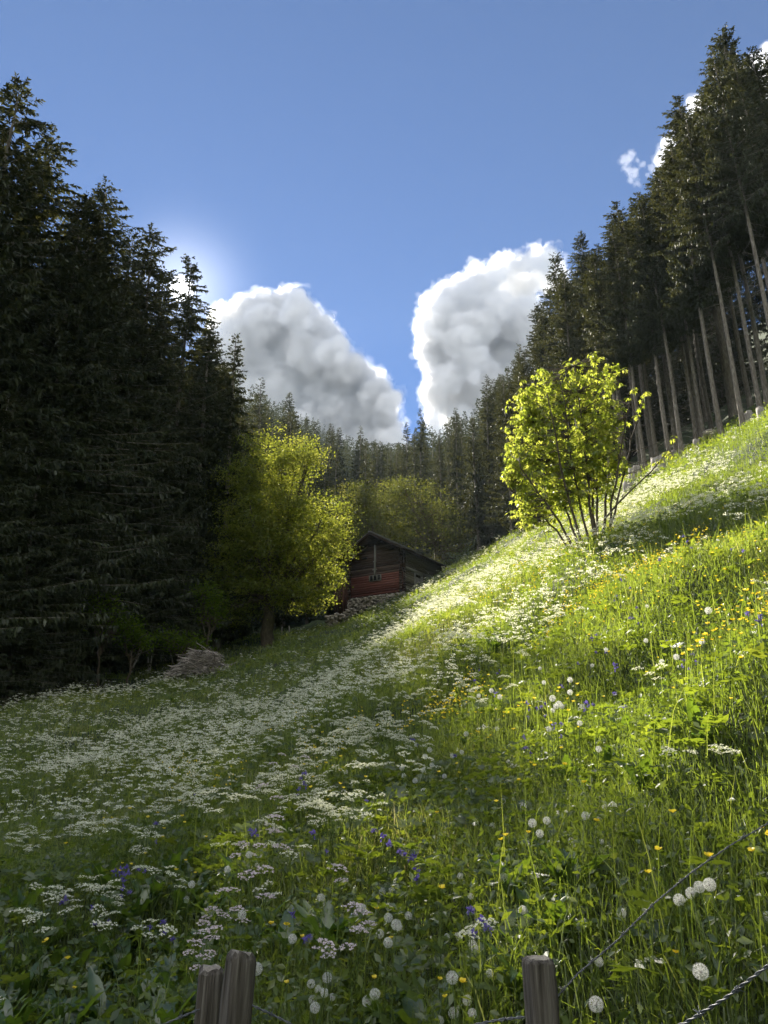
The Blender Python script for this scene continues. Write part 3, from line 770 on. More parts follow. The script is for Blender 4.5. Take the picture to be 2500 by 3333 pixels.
# ------------------------------------------------------------------ old fence posts by the wood
def small_post(base, height, rad, tilt, az, name, lab, seed, m=M_stump, grp=None):
    r = np.random.default_rng(seed); mb = MB()
    t = np.linspace(0, 1, 6); P = np.stack([math.cos(az) * math.sin(tilt) * height * t, math.sin(az) * math.sin(tilt) * height * t, math.cos(tilt) * height * t - .25], -1)
    P[:, :2] += r.normal(size=(6, 2)) * .008
    tube(mb, P, rad * (1.1 - .25 * t), 7)
    o = mb.obj(name, m, None, True); o.location = base
    return tag(o, lab, 'fence post', grp)
for k, (px, py, ht, tl, az, lab) in enumerate(((355, 2190, 1.05, 0, 0, 'short upright old fence post, leftmost of the row before the dark wood'), (415, 2200, 1.5, .35, 0, 'leaning old fence post beside a thin sapling'), (485, 2195, 1.2, .12, 3.14, 'grey old fence post of the close pair, left one'),
                                               (487, 2192, 1.05, .03, 0, 'grey old fence post of the close pair, right one'), (572, 2180, 1.35, .3, 3.14, 'old fence post leaning left beside the brush pile'), (634, 2140, 1.6, .02, 0, 'old fence post standing behind the brush pile'),
                                               (240, 2195, 1.2, .1, 0, 'dim fence post at the foot of the dark spruces'), (915, 2068, 1.0, .05, 0, 'thin grey post at the foot of the sycamore, left of two'), (945, 2058, 1.0, .1, 3.1, 'thin grey post at the foot of the sycamore, right of two'))):
    p = on_ground(px, py, 25, 60); small_post(p, ht + .25, .055, tl, az, 'fence_post', lab, k, grp='old fence posts along the left wood')

# ------------------------------------------------------------------ stumps and boulder on the right
def stump(base, ht, rad, lab, seed):
    r = np.random.default_rng(seed); mb = MB(); n = 14; a = np.arange(n) / n * 6.283
    rr = rad * (1 + .12 * np.sin(a * 3 + seed) + .08 * r.normal(size=n))
    L = [(-.3, 1.7), (.0, 1.35), (.15, 1.08), (.55, 1.0), (1.0, .95)]
    V = []
    for q, s in L: V += [(math.cos(b) * x * s, math.sin(b) * x * s, q * ht + (.10 * ht * r.normal() if q == 1 else 0)) for b, x in zip(a, rr)]
    Q = [[j * n + k, j * n + (k + 1) % n, (j + 1) * n + (k + 1) % n, (j + 1) * n + k] for j in range(4) for k in range(n)]
    V.append((0, 0, ht * .93)); mb.add(V, Q, [[4 * n + k, 4 * n + (k + 1) % n, 5 * n] for k in range(n)])
    o = mb.obj('tree_stump', M_stump); o.location = base
    tag(o, lab, 'stump', 'grey tree stumps below the right forest')
for k, (px, py, wpx, hpx, lab) in enumerate((
        (2060, 1560, 26, 40, 'grey stump with a split side right of the maple'), (2075, 1550, 24, 36, 'narrow grey stump between two wider ones right of the maple'), (2145, 1535, 44, 48, 'widest pale stump on the slope, above the long maple branch'),
        (2270, 1455, 20, 28, 'small pale stump with a root at the foot of the bare trunks'), (2440, 1375, 36, 38, 'broad grey stump near the right picture edge'), (2478, 1365, 24, 44, 'tall brownish stump nearest the right picture edge'),
        (2042, 1605, 26, 36, 'low stump close behind the maple crown'), (2198, 1485, 20, 22, 'small pale stump at the tip of the long maple branch'), (1622, 1812, 14, 20, 'lone grey stump on the crest left of the maple'))):
    p = on_ground(px, py, 14, 60); k2 = p[1] / F / .93
    stump(p, hpx * k2 * .95, wpx * k2 * .5, lab, k + 3)
mb = MB(); q = np.random.default_rng(31); rock(mb, (0, 0, 0), (.9, .7, .45), q, .6); p = on_ground(2325, 1412, 20, 50)
o = mb.obj('boulder', M_stone, None, True); o.location = p; tag(o, 'smooth grey boulder at the foot of the bare spruce trunks', 'boulder')

# ------------------------------------------------------------------ foreground fence
def post(px, py, D, wd, dp, lean, rz, cut, lab, seed, hw):
    p = W(px, py, D); zb = H1(p[0], p[1]) - .35; Ht = p[2] - zb
    r = np.random.default_rng(seed); mb = MB()
    n = 20; a = np.arange(n) / n * 6.283
    prof = np.stack([np.sign(np.cos(a)) * np.abs(np.cos(a)) ** .55 * wd / 2, np.sign(np.sin(a)) * np.abs(np.sin(a)) ** .55 * dp / 2], -1) * (1 + .035 * r.normal(size=(n, 1)))
    zs = np.linspace(0, 1, 12); V = []
    crk = np.ones(n); crk[r.choice(n, 4, replace=False)] = .84
    for z in zs:
        jit = (1 + .022 * r.normal(size=n)) * (crk if z > .45 else 1)
        V += [(x * (1.04 - .06 * z) * j_, y * (1.04 - .06 * z) * j_, z * (Ht - cut * .8)) for (x, y), j_ in zip(prof, jit)]
    # chamfered top
    topz = np.array([Ht - cut * .55 + .5 * cut * (x / wd * hw[0] + y / dp * hw[1]) + .10 * cut * r.normal() for x, y in prof])
    V += [(x * .93, y * .93, z) for (x, y), z in zip(prof, topz)]
    ch = [(x * .68, y * .68, z + cut * .32) for (x, y), z in zip(prof, topz)]
    V += ch
    m = len(zs) + 1
    Q = [[j * n + k, j * n + (k + 1) % n, (j + 1) * n + (k + 1) % n, (j + 1) * n + k] for j in range(m) for k in range(n)]
    mb.add(V, Q)
    o = mb.obj('fence_post', M_wood_post); o.location = (p[0], p[1], zb); o.rotation_euler = (0, lean, rz)
    # keep the top at the seen place
    M_ = Matrix.Rotation(rz, 3, 'Z') @ Matrix.Rotation(lean, 3, 'Y'); dv = M_ @ Vector((0, 0, Ht)); o.location = Vector(p) - dv
    tp = MB(); c = np.array(ch); tp.add(np.concatenate([c, [c.mean(0) + np.array([0, 0, .006])]]), None, [[k, (k + 1) % n, n] for k in range(n)])
    tp.obj('cut_top', M_endgrain, o)
    tag(o, lab, 'fence post'); return p
post(690, 3142, 3.05, .088, .08, R(1.5), .3, .03, 'shorter round-topped grey post of the close pair at the bottom', 1, (.2, .3))
post(788, 3088, 2.9, .098, .09, R(3.0), .5, .05, 'taller chamfered grey post of the close pair at the bottom', 2, (-.3, -.2))
PR = post(1752, 3112, 2.75, .092, .09, R(-1.5), .1, .022, 'single flat-topped grey post at the bottom right of centre', 3, (-.2, 0))
def wire(P, lab, seed, rad=.0024):
    r = np.random.default_rng(seed); P = np.asarray(P, float)
    seg = np.concatenate([[0], np.cumsum(np.linalg.norm(np.diff(P, axis=0), axis=1))])
    n = int(seg[-1] / .006); s = np.linspace(0, seg[-1], n)
    C = np.stack([np.interp(s, seg, P[:, k]) for k in range(3)], -1)
    T = unit(np.gradient(C, axis=0)); A = unit(np.cross(T, [0, 0, 1.])); B = np.cross(T, A)
    mb = MB()
    for ph in (0, math.pi):
        a = s / .055 * 6.283 + ph
        tube(mb, C + rad * 1.05 * (np.cos(a)[:, None] * A + np.sin(a)[:, None] * B), rad, 5)
    for q in np.arange(.06, seg[-1], .13):
        k = min(int(q / .006), n - 1)
        for e in range(4):
            d = unit(r.normal(size=3)); tube(mb, [C[k] - d * .004, C[k] + d * .018], [rad * .8, rad * .25], 4)
        a = np.linspace(0, 12.5, 14); tube(mb, C[k] + .0058 * (np.cos(a)[:, None] * A[k] + np.sin(a)[:, None] * B[k]) + T[k] * (a[:, None] / 12.5 - .5) * .014, rad * .7, 4)
    tag(mb.obj('barbed_wire', M_wire), lab, 'wire')
def path(pts):
    P = np.array([W(*p) for p in pts])
    return P
wire(path([(1790, 3270, 2.72), (1880, 3170, 2.74), (2010, 3060, 2.76), (2130, 2940, 2.78), (2250, 2840, 2.8), (2380, 2750, 2.8), (2500, 2680, 2.8), (2620, 2618, 2.8)]), 'upper barbed wire climbing from the single post to the right edge', 1, .0016)
wire(path([(1800, 3420, 2.62), (2050, 3395, 2.35), (2230, 3330, 2.2), (2360, 3250, 2.1), (2500, 3143, 2.0), (2640, 3030, 1.95)]), 'lower, thicker-looking barbed wire in the bottom right corner', 2, .0021)
wire(path([(1708, 3310, 2.74), (1620, 3320, 2.75), (1500, 3345, 2.8), (1200, 3420, 2.85), (960, 3340, 2.88), (880, 3300, 2.88), (820, 3272, 2.88)]), 'barbed wire slung between the post pair and the single post', 3, .0022)
wire(path([(650, 3285, 3.0), (590, 3310, 2.98), (520, 3340, 2.95), (350, 3430, 2.9)]), 'barbed wire dropping left from the post pair', 4, .002)

# ------------------------------------------------------------------ meadow
def zone(px, py, items):
    v = np.zeros_like(px)
    for cx, cy, rx, ry, w in items:
        v = np.maximum(v, w * np.exp(-(((px - cx) / rx) ** 2 + ((py - cy) / ry) ** 2) ** 1.5))
    return v
def meadow_edge_ok(x, y):
    return (x < np.interp(y, right_edge[:, 0], right_edge[:, 1]) + 3) & (x > np.interp(y, left_edge[:, 0], left_edge[:, 1]) - .8) & (y < 66) & ~((np.abs((x - 1.5) * -.848 + (y - 60) * .53 - 2.9) < 3.6) & (((x - 1.5) * .53 + (y - 60) * .848) > -.15) & (y > 59))
def scatter(n, lo, hi, r, p=1.0, half=.66):
    """points with density falling with distance; fills a wedge wider than the view"""
    f = r.random(n)
    if p == 0: y = lo * (hi / lo) ** f
    else: y = (lo ** p + (hi ** p - lo ** p) * f) ** (1 / p)
    x = (r.random(n) * 2 - 1) * (half * y + 1.0)
    k = meadow_edge_ok(x, y); return x[k], y[k]
_pn = [(math.cos(a) / l, math.sin(a) / l, b) for a, l, b in zip(_w.random(10) * 6.28, .25 + 1.6 * _w.random(10), _w.random(10) * 6.28)]
def patch(x, y, s=1.0):
    v = 0
    for kx, ky, b in _pn: v = v + np.sin((kx * x + ky * y) / s + b)
    return np.clip(.5 + v / 9, 0, 1)

def blades(mb, x, y, h, w, r, lean=.35, segs=3, var=None, sink=.03):
    N = len(x); z = hgt(x, y) - sink
    a = r.random(N) * 6.283; ln = np.abs(r.normal(size=N)) * lean + .06
    dx, dy = np.cos(a) * ln, np.sin(a) * ln
    fa = a + r.normal(size=N) * .9 + 1.57
    wx, wy = np.cos(fa) * w / 2, np.sin(fa) * w / 2
    B = np.stack([x, y, z], -1); rows = []
    for k in range(segs):
        t = k / segs
        c = B + np.stack([dx * h * t ** 1.8, dy * h * t ** 1.8, h * t * (1 - .22 * ln * t)], -1)
        ww = (1 - .55 * t * t)
        wv = np.stack([wx * ww, wy * ww, np.zeros(N)], -1)
        rows += [c - wv, c + wv]
    tip = B + np.stack([dx * h, dy * h, h * (1 - .45 * ln)], -1)
    V = np.stack(rows + [tip], 1); m = 2 * segs + 1; b = np.arange(N)[:, None] * m
    Q = [b + np.array([2 * k, 2 * k + 1, 2 * k + 3, 2 * k + 2]) for k in range(segs - 1)]
    T = b + np.array([2 * segs - 2, 2 * segs - 1, 2 * segs])
    if var is None: var = r.random(N)
    mb.add(V.reshape(-1, 3), np.concatenate(Q) if Q else None, T, np.repeat(var, m))

g = MB(); r = np.random.default_rng(100)
def gvar(x, y, r): return np.clip(.62 * patch(x, y) + .42 * r.random(len(x)) - .08 + .25 * (r.random(len(x)) < .05), 0, 1)
x, y = scatter(95000, 1.3, 7, r, 1.25)
px, py, d = proj(x, y, hgt(x, y))
kk = r.random(len(x)) < .35 + .85 * patch(x + 3, y, .6); x, y, px = x[kk], y[kk], px[kk]
hl = (.15 + .22 * r.random(len(x)) + .06 * sst(1300, 2000, px) * r.random(len(x))) * (.72 + .5 * patch(y, x, .7))
blades(g, x, y, hl, .0045 + .003 * r.random(len(x)), r, .5, 3, gvar(x, y, r))
x, y = scatter(150000, 7, 18, r, 1.0); kk = r.random(len(x)) < .3 + .9 * patch(x + 3, y, .9); x, y = x[kk], y[kk]
blades(g, x, y, .20 + .26 * r.random(len(x)), .007 + .006 * r.random(len(x)), r, .5, 2, gvar(x, y, r))
x, y = scatter(150000, 18, 66, r, .6)
blades(g, x, y, .22 + .25 * r.random(len(x)), (.012 + .010 * r.random(len(x))) * (y / 22), r, .45, 1, gvar(x, y, r))
# tall flowering stalks with narrow seed heads
x, y = scatter(2600, 1.8, 14, r, 1.0)
px, py, d = proj(x, y, hgt(x, y)); k = r.random(len(x)) < .25 + .75 * sst(1300, 1900, px); x, y = x[k], y[k]
hs = .45 + .35 * r.random(len(x)); blades(g, x, y, hs, np.full(len(x), .003) + .0004 * y, r, .18, 3, .35 + .42 * r.random(len(x)))
tag(g.obj('grass', M_grass), 'long green meadow grass covering the whole slope', 'grass', kind='stuff')

hb = MB(); r = np.random.default_rng(101)
def leaves_on(mb, x, y, zlo, zhi, size, r, flat=.55, var=None, asp=.5):
    P = np.stack([x, y, hgt(x, y) + zlo + (zhi - zlo) * r.random(len(x))], -1)
    leaf_quads(mb, P, size, r, flat, np.clip(.6 * patch(x, y, 1.3) + .45 * r.random(len(x)) - .05, 0, 1) if var is None else var, asp)
x, y = scatter(105000, 1.5, 9, r, 1.1); px, py, d = proj(x, y, hgt(x, y)); k = r.random(len(x)) < .35 + .65 * patch(x, y, .8); x, y = x[k], y[k]
leaves_on(hb, x, y, .02, .30, .045, r)
x, y = scatter(120000, 9, 26, r, .9); k = r.random(len(x)) < .3 + .7 * patch(x, y, 1.5); x, y = x[k], y[k]
leaves_on(hb, x, y, .02, .34, .07, r)
x, y = scatter(50000, 26, 66, r, .6); leaves_on(hb, x, y, .02, .35, .14, r)
# ferny leaf fronds of the parsley in the shade: pinnate leaves
def fronds(mb, x, y, L, r, m=7):
    N = len(x); a = r.random(N) * 6.28; el = .5 + .7 * r.random(N)
    d = np.stack([np.cos(a) * np.cos(el * .8), np.sin(a) * np.cos(el * .8), np.sin(el * .8)], -1)
    B = np.stack([x, y, hgt(x, y) + .05 + .18 * r.random(N)], -1); sd = unit(np.cross(d, [0, 0, 1.])); up = np.cross(sd, d)
    var = np.clip(.5 * r.random(N) + .2, 0, 1)
    for k in range(m):
        t = .25 + .75 * k / (m - 1)
        P = B + d * (L * t)[:, None] - np.stack([0 * L, 0 * L, L * .5 * t * t], -1)
        for s in (-1, 1):
            ll = (L * .42 * (1.05 - t) + .015)[:, None]
            q = unit(sd * s + d * .55 - np.array([0, 0, .2]) + .15 * r.normal(size=(N, 3)))
            wv = d * ll * .22
            V = np.stack([P, P + q * ll * .5 + wv, P + q * ll, P + q * ll * .5 - wv], 1); b = np.arange(N)[:, None] * 4
            mb.add(V.reshape(-1, 3), None, np.concatenate([b + np.array([0, 1, 2]), b + np.array([0, 2, 3])]), np.repeat(var, 4))
x, y = scatter(9000, 2.2, 12, r, .9); px, py, d = proj(x, y, hgt(x, y))
k = r.random(len(x)) < np.maximum(.18, zone(px, py, [(1300, 2700, 450, 170, 1), (500, 2700, 500, 350, .6), (1150, 2900, 300, 200, .6), (2000, 2300, 600, 350, .55), (1700, 2000, 500, 200, .4)])); x, y = x[k], y[k]
fronds(hb, x, y, .16 + .16 * r.random(len(x)), r)
tag(hb.obj('ground_cover', M_herb), 'leafy herbs growing thickly between the meadow grass', 'ground cover', kind='stuff')

# --- dock plants: large leaves, each leaf a part
def dock_leaf(L, Wd, r, droop):
    mb = MB(); n = 9; t = np.linspace(0, 1, n); wd = Wd * np.sin(np.pi * np.clip(t * .93 + .05, 0, 1)) ** .8 * (1.15 - .5 * t)
    cz = L * (t * .75 - droop * t * t); cx = L * (t * .62 + .12 * t * t)
    wav = .16 * Wd * np.sin(t * 23 + r.random() * 6)
    V = []
    for k in range(n):
        for s in (-1, -.55, 0, .55, 1):
            V.append((cx[k], s * wd[k] / 2, cz[k] + abs(s) * wd[k] * .22 + (wav[k] * s if abs(s) == 1 else 0) + .004 * (1 if s == 0 else 0)))
    Q = [[k * 5 + j, k * 5 + j + 1, (k + 1) * 5 + j + 1, (k + 1) * 5 + j] for k in range(n - 1) for j in range(4)]
    mb.add(V, Q, None, r.random()); tube(mb, [(-.0, 0, -.12), (cx[0], 0, cz[0])], [.004, .003], 4, .8, cap=False)
    return mb.mesh('leaf', M_dock, True)
r = np.random.default_rng(55)
DL = [dock_leaf(.17 + .15 * r.random(), .05 + .035 * r.random(), r, .15 + .6 * r.random()) for k in range(12)]
DOCK = []
for v in range(5):
    e = empty('dock_plant'); nl = 5 + v % 3
    for k in range(nl):
        o = link('leaf', DL[(v * 3 + k) % 12], e); o.rotation_euler = (r.normal() * .15, -.1 - .55 * r.random(), k * 6.283 / nl + r.normal() * .3); s = .75 + .5 * r.random(); o.scale = (s, s, s)
    DOCK.append([e, False])
def put_dock(x, y, s, lab, grp):
    v = random.randrange(5); P_ = DOCK[v]
    loc = (x, y, H1(x, y) + .04)
    if not P_[1]:
        P_[1] = True; P_[0].location = loc; P_[0].scale = (s, s, s); e = P_[0]
    else: e = dup(P_[0], loc, random.random() * 6.28, s)
    tag(e, lab, 'plant', grp)
dz = [(300, 3100, 350, 260, 1), (60, 3250, 300, 200, 1), (900, 2980, 250, 120, .7), (1330, 3250, 120, 120, .8), (1650, 3000, 200, 120, .5), (700, 2850, 250, 120, .5), (1820, 2950, 140, 120, .5)]
cnt = 0; x, y = scatter(9000, 2.2, 6.5, r, .8); px, py, d = proj(x, y, hgt(x, y) + .2)
k = (r.random(len(x)) < .16 * zone(px, py, dz)) & (px > -100) & (px < 2600)
for a, b in zip(x[k][:190], y[k][:190]): put_dock(a, b, .75 + .5 * random.random(), 'dark green dock plant with broad wavy leaves in the shaded foreground', 'dock plants in the shaded foreground')
for px_, py_, s in ((1610, 2110, 1.3), (1630, 2080, 1.0), (1760, 2060, .9), (2260, 2330, 1.0), (2290, 2380, .9), (2030, 2370, 1.0), (1850, 2510, 1.0), (1900, 2540, .9), (2080, 2520, 1.0), (2440, 1960, 1.2), (2400, 1990, 1.0), (1540, 2420, 1.0), (1500, 2400, .9), (2150, 2240, .9), (960, 2730, 1.1), (1980, 2470, .9), (360, 2260, 2.0), (560, 2280, 1.6)):
    p = on_ground(px_, py_, 2.5, 60, .15); put_dock(p[0], p[1], s, 'light green broad-leaved plant glowing in the sun on the slope' if px_ > 1400 else 'broad-leaved dark plant among the white umbels', 'broad-leaved plants on the slope')

# --- cow parsley
def umbel(r, rad, n, fl, fsz, dome=.25, pinkish=False):
    mb = MB()
    P = []
    for k in range(n):
        q = math.sqrt((k + .5) / n); a = k * 2.39996 + r.normal() * .15
        P.append((math.cos(a) * q * rad, math.sin(a) * q * rad, -dome * rad * q * q + r.normal() * .05 * rad))
    P = np.array(P); ur = rad * .92 / math.sqrt(n)
    C = np.repeat(P, fl, 0); N = len(C)
    o = r.normal(size=(N, 3)); o = unit(o) * (ur * np.sqrt(r.random((N, 1)))) * np.array([1, 1, .35])
    C = C + o
    nrm = unit(np.array([0, 0, 1.]) + .55 * r.normal(size=(N, 3))); u = unit(np.cross(nrm, r.normal(size=(N, 3)))); w = np.cross(nrm, u)
    s = fsz * (.7 + .6 * r.random((N, 1)))
    V = np.stack([C + u * s, C + w * s * .8, C - u * s, C - w * s * .8], 1)
    mb.add(V.reshape(-1, 3), np.arange(N * 4).reshape(-1, 4), None, np.repeat(r.random(N), 4))
    return mb, P
def umbel_rays(mb, P, off, drop):
    b = off + np.array([0, 0, -drop])
    N = len(P); V = []
    for p in P: V += [b, b + np.array([.0012, 0, 0]), off + p + np.array([.0006, 0, 0]), off + p]
    mb.add(V, np.arange(N * 4).reshape(-1, 4))
r = np.random.default_rng(60)
UM = []; UMP = []
for v in range(4):
    m_, P_ = umbel(r, .034 + .012 * r.random(), 10 + v, 8, .0042); UM.append(m_.mesh('flower_head', M_white)); UMP.append(P_)
for v in range(2):
    m_, P_ = umbel(r, .040, 13, 9, .0042, .4); UM.append(m_.mesh('flower_head', M_pink)); UMP.append(P_)
PARS = []
def parsley(r, pink=False):
    e = empty('pink_umbel_plant' if pink else 'cow_parsley'); st = MB(); hh = .42 + .14 * r.random()
    fk = np.array([r.normal() * .02, r.normal() * .02, hh * .55])
    tube(st, [(0, 0, -.06), fk * .5 + r.normal(size=3) * .008, fk], [.0042, .0036, .003], 5)
    nh = 3 + r.integers(3) if not pink else 2 + r.integers(2)
    for k in range(nh):
        a = k * 6.283 / nh + r.normal() * .35; q = .03 + .085 * r.random() if k else .015
        tp = np.array([math.cos(a) * q, math.sin(a) * q, hh * (.86 + .2 * r.random())])
        vi = (4 + r.integers(2)) if pink else r.integers(4)
        b = tp + np.array([0, 0, -.03])
        tube(st, [fk, (fk + b) / 2 + np.array([0, 0, -.012]), b], [.0026, .002, .0016], 4)
        umbel_rays(st, UMP[vi], tp, .03)
        o = link('flower_head', UM[vi], e); o.location = tp; o.rotation_euler = (r.normal() * .16, r.normal() * .16, r.random() * 6.28); s = .8 + .4 * r.random(); o.scale = (s, s, s)
    st.obj('stem', M_stem, e)
    return [e, False]
PARS = [parsley(r) for k in range(7)]; PINK = [parsley(r, True) for k in range(3)]
def put(protos, x, y, s, lab, cat, grp, dz=0, rz=None):
    P_ = random.choice(protos); loc = (x, y, H1(x, y) + dz); rz = random.random() * 6.28 if rz is None else rz
    if not P_[1]: P_[1] = True; e = P_[0]; e.location = loc; e.rotation_euler = (0, 0, rz); e.scale = (s, s, s)
    else: e = dup(P_[0], loc, rz, s)
    e.rotation_euler = (random.gauss(0, .07), random.gauss(0, .07), rz)
    tag(e, lab, cat, grp); return e
UZ = [(420, 2420, 520, 240, 1.0), (250, 2300, 420, 90, .9), (900, 2350, 420, 200, 1.0), (1100, 2230, 260, 110, 1.1), (1330, 2150, 230, 150, 1.0), (1490, 2030, 240, 165, .95), (1640, 1920, 220, 140, .9), (1790, 1820, 200, 110, .85), (1900, 1750, 170, 95, .85), (2050, 1640, 140, 60, 1.2),
      (2180, 1580, 110, 45, 1.3), (2310, 1510, 80, 40, 1.3), (2300, 1640, 120, 40, .8), (2430, 1590, 100, 40, .9), (1400, 1900, 90, 40, .6), (950, 2530, 220, 60, .6), (1050, 2610, 180, 90, .8), (300, 2700, 380, 120, .6), (350, 2870, 220, 110, .6), (150, 2950, 120, 120, .3), (870, 2720, 160, 90, .35),
      (1150, 2130, 130, 90, .6), (2040, 1760, 200, 60, .5), (640, 2230, 300, 50, .8)]
r = np.random.default_rng(61)
allx = []; ally = []
for n_, lo, hi, p_ in ((5200, 2.8, 10, .9), (16000, 10, 24, .8), (26000, 24, 62, .5)):
    x, y = scatter(n_, lo, hi, r, p_); px, py, d = proj(x, y, hgt(x, y) + .45)
    w = zone(px, py, UZ) * (.2 + 1.25 * patch(x, y, 1.5) ** 1.3); w *= 1 - .95 * np.exp(-((px - 930) / 260) ** 4 - ((py - 2100 + (px - 930) * .22) / 70) ** 4)
    k = (r.random(len(x)) < np.clip(w, 0.012, 1) * (.55 if lo < 4 else .5 if lo < 20 else .42)); allx.append(x[k]); ally.append(y[k])
x = np.concatenate(allx); y = np.concatenate(ally); o_ = np.argsort(y); x, y = x[o_], y[o_]
px, py, d = proj(x, y, hgt(x, y) + .45); inview = (px > -60) & (px < 2560) & (py < 3400)
idx = np.where(inview)[0][:285]; near = np.zeros(len(x), bool); near[idx] = True
for k in idx:
    put(PARS, x[k], y[k], .8 + .4 * random.random(), 'white cow parsley with several flat flower heads in the shaded meadow' if px[k] < 1350 else 'white cow parsley with several flat flower heads on the sunlit slope', 'flower', 'white cow parsley plants standing nearest')
# pinkish umbels, in the shaded middle
for px_, py_ in ((830, 2740), (850, 2760), (880, 2730), (800, 2780), (870, 2640), (905, 2625), (840, 2890), (740, 2890), (650, 3000), (690, 3005), (720, 3020), (600, 3050), (640, 3075), (660, 3060), (1165, 2980), (1180, 2995), (1140, 3055), (1080, 3075), (760, 2960), (790, 2945), (820, 2990), (900, 2500), (950, 2505), (1090, 2880)):
    u, f, up = ray(px_, py_)
    p = on_ground(px_, py_, 2.4, 30, .45); put(PINK, p[0], p[1], .9 + .3 * random.random(), 'pale pink umbel flower in the shaded middle of the meadow', 'flower', 'pale pink umbel plants')
# the rest: one mass
um = MB(); xs, ys = x[~near], y[~near]; N = len(xs)
hs = .38 + .22 * r.random(N); zs = hgt(xs, ys)
for q in range(4):
    k = r.random(N) < (1, .95, .8, .6)[q]; n_ = k.sum(); X_, Y_ = xs[k], ys[k]
    a = r.random(n_) * 6.28; sp_ = .04 + .13 * r.random(n_); dist = np.maximum(Y_, 6)
    C = np.stack([X_ + np.cos(a) * sp_, Y_ + np.sin(a) * sp_, zs[k] + hs[k] * (.8 + .3 * r.random(n_))], -1)
    rad = (.030 + .018 * r.random(n_)) * (1 + .010 * dist)
    m_ = 9
    for e_ in range(m_):
        b_ = e_ / m_ * 6.283 + r.random(n_); qq = .78 * (e_ > 0) * (.7 + .5 * r.random(n_))
        c_ = C + np.stack([np.cos(b_) * qq * rad, np.sin(b_) * qq * rad, -.25 * rad * qq + .12 * rad * r.normal(size=n_)], -1)
        nrm = unit(np.array([0, 0, 1.]) + .45 * r.normal(size=(n_, 3))); u_ = unit(np.cross(nrm, r.normal(size=(n_, 3)))); w_ = np.cross(nrm, u_)
        s_ = (rad * (.21 + .14 * r.random(n_)))[:, None]
        V = np.stack([c_ + u_ * s_, c_ + w_ * s_, c_ - u_ * s_, c_ - w_ * s_], 1)
        um.add(V.reshape(-1, 3), np.arange(n_ * 4).reshape(-1, 4), None, np.repeat(r.random(n_), 4))
tag(um.obj('flowers', M_white), 'masses of white cow parsley farther up the meadow', 'flowers', kind='stuff')
us = MB(); k = ys < 26; blades(us, xs[k], ys[k], hs[k], .004 + .0003 * ys[k], r, .1, 2)
tag(us.obj('foliage', M_stem), 'thin green stems under the white cow parsley', 'stems', kind='stuff')

# --- dandelion clocks
def clock(r, n, full=True):
    mb = MB(); d = []
    for k in range(n):
        z = 1 - 2 * (k + .5) / n; a = k * 2.39996; q = math.sqrt(1 - z * z); d.append((math.cos(a) * q, math.sin(a) * q, z))
    d = unit(np.array(d) + .07 * r.normal(size=(n, 3)))
    if not full: d = d[(d @ unit(r.normal(size=3))) < .45]
    N = len(d); Rr = .5 * (.92 + .1 * r.random((N, 1)))
    u = unit(np.cross(d, r.normal(size=(N, 3)))); w = np.cross(d, u)
    # stalks
    b = d * .09; t = d * Rr * .8
    V = np.stack([b - u * .006, b + u * .006, t + u * .005, t - u * .005], 1); mb.add(V.reshape(-1, 3), np.arange(N * 4).reshape(-1, 4), None, .2)
    for k in range(6):
        a = k * math.pi / 3; q = u * math.cos(a) + w * math.sin(a); q2 = -u * math.sin(a) + w * math.cos(a)
        e_ = t + d * Rr * .2 + q * .115
        V = np.stack([t - q2 * .006, t + q2 * .006, e_ + q2 * .005, e_ - q2 * .005], 1); mb.add(V.reshape(-1, 3), np.arange(N * 4).reshape(-1, 4), None, np.repeat(r.random(N), 4))
    return mb.mesh('seed_head', M_fluff)
def core():
    mb = MB(); q = np.random.default_rng(3); rock(mb, (0, 0, 0), (.2, .2, .22), q, .3); return mb.mesh('core', M_stick, True)
r = np.random.default_rng(70)
CL = [clock(r, 120), clock(r, 110), clock(r, 95), clock(r, 110, False)]; CO = core()
DAN = []
for v in range(4):
    e = empty('dandelion_clock'); st = MB(); c = np.linspace(0, 1, 5); bend = .12 * r.normal(size=2)
    P = np.stack([bend[0] * (c * c - c), bend[1] * (c * c - c), c - 1], -1); tube(st, P, [.0032, .003, .0027, .0024, .0022], 5)
    h = link('seed_head', CL[v], e); cc = link('core', CO, h)
    DAN.append((e, st.mesh('stem', M_stem), h))
    link('stem', DAN[-1][1], e)
_used = [False] * 4
def put_clock(px, py, dia, lit):
    v = random.choice((0, 0, 1, 1, 2, 2, 3)); e0 = DAN[v][0]
    u, f, up = ray(px, py); d = .041 * F / dia
    for it in range(60):
        p = np.array([u * d, f * d, CZ + up * d])
        if p[2] - H1(p[0], p[1]) > .17: break
        d *= .97
    hh = p[2] - H1(p[0], p[1])
    while hh > .62:
        d *= 1.03; p = np.array([u * d, f * d, CZ + up * d]); hh = p[2] - H1(p[0], p[1])
    dm = dia * d / F
    if not _used[v]: _used[v] = True; e = e0
    else: e = dup(e0, (0, 0, 0))
    e.location = p; e.rotation_euler = (0, 0, random.random() * 6.28)
    for ch in e.children:
        if ch.name.startswith('stem'): ch.scale = (1, 1, hh + .03)
        else: ch.scale = (dm, dm, dm); ch.rotation_euler = (random.gauss(0, .4), random.gauss(0, .4), random.random() * 6)
    tag(e, 'white dandelion clock on a thin stalk, on the sunlit slope' if lit else 'white dandelion clock on a thin stalk, in the shaded foreground', 'dandelion', 'dandelion clocks')
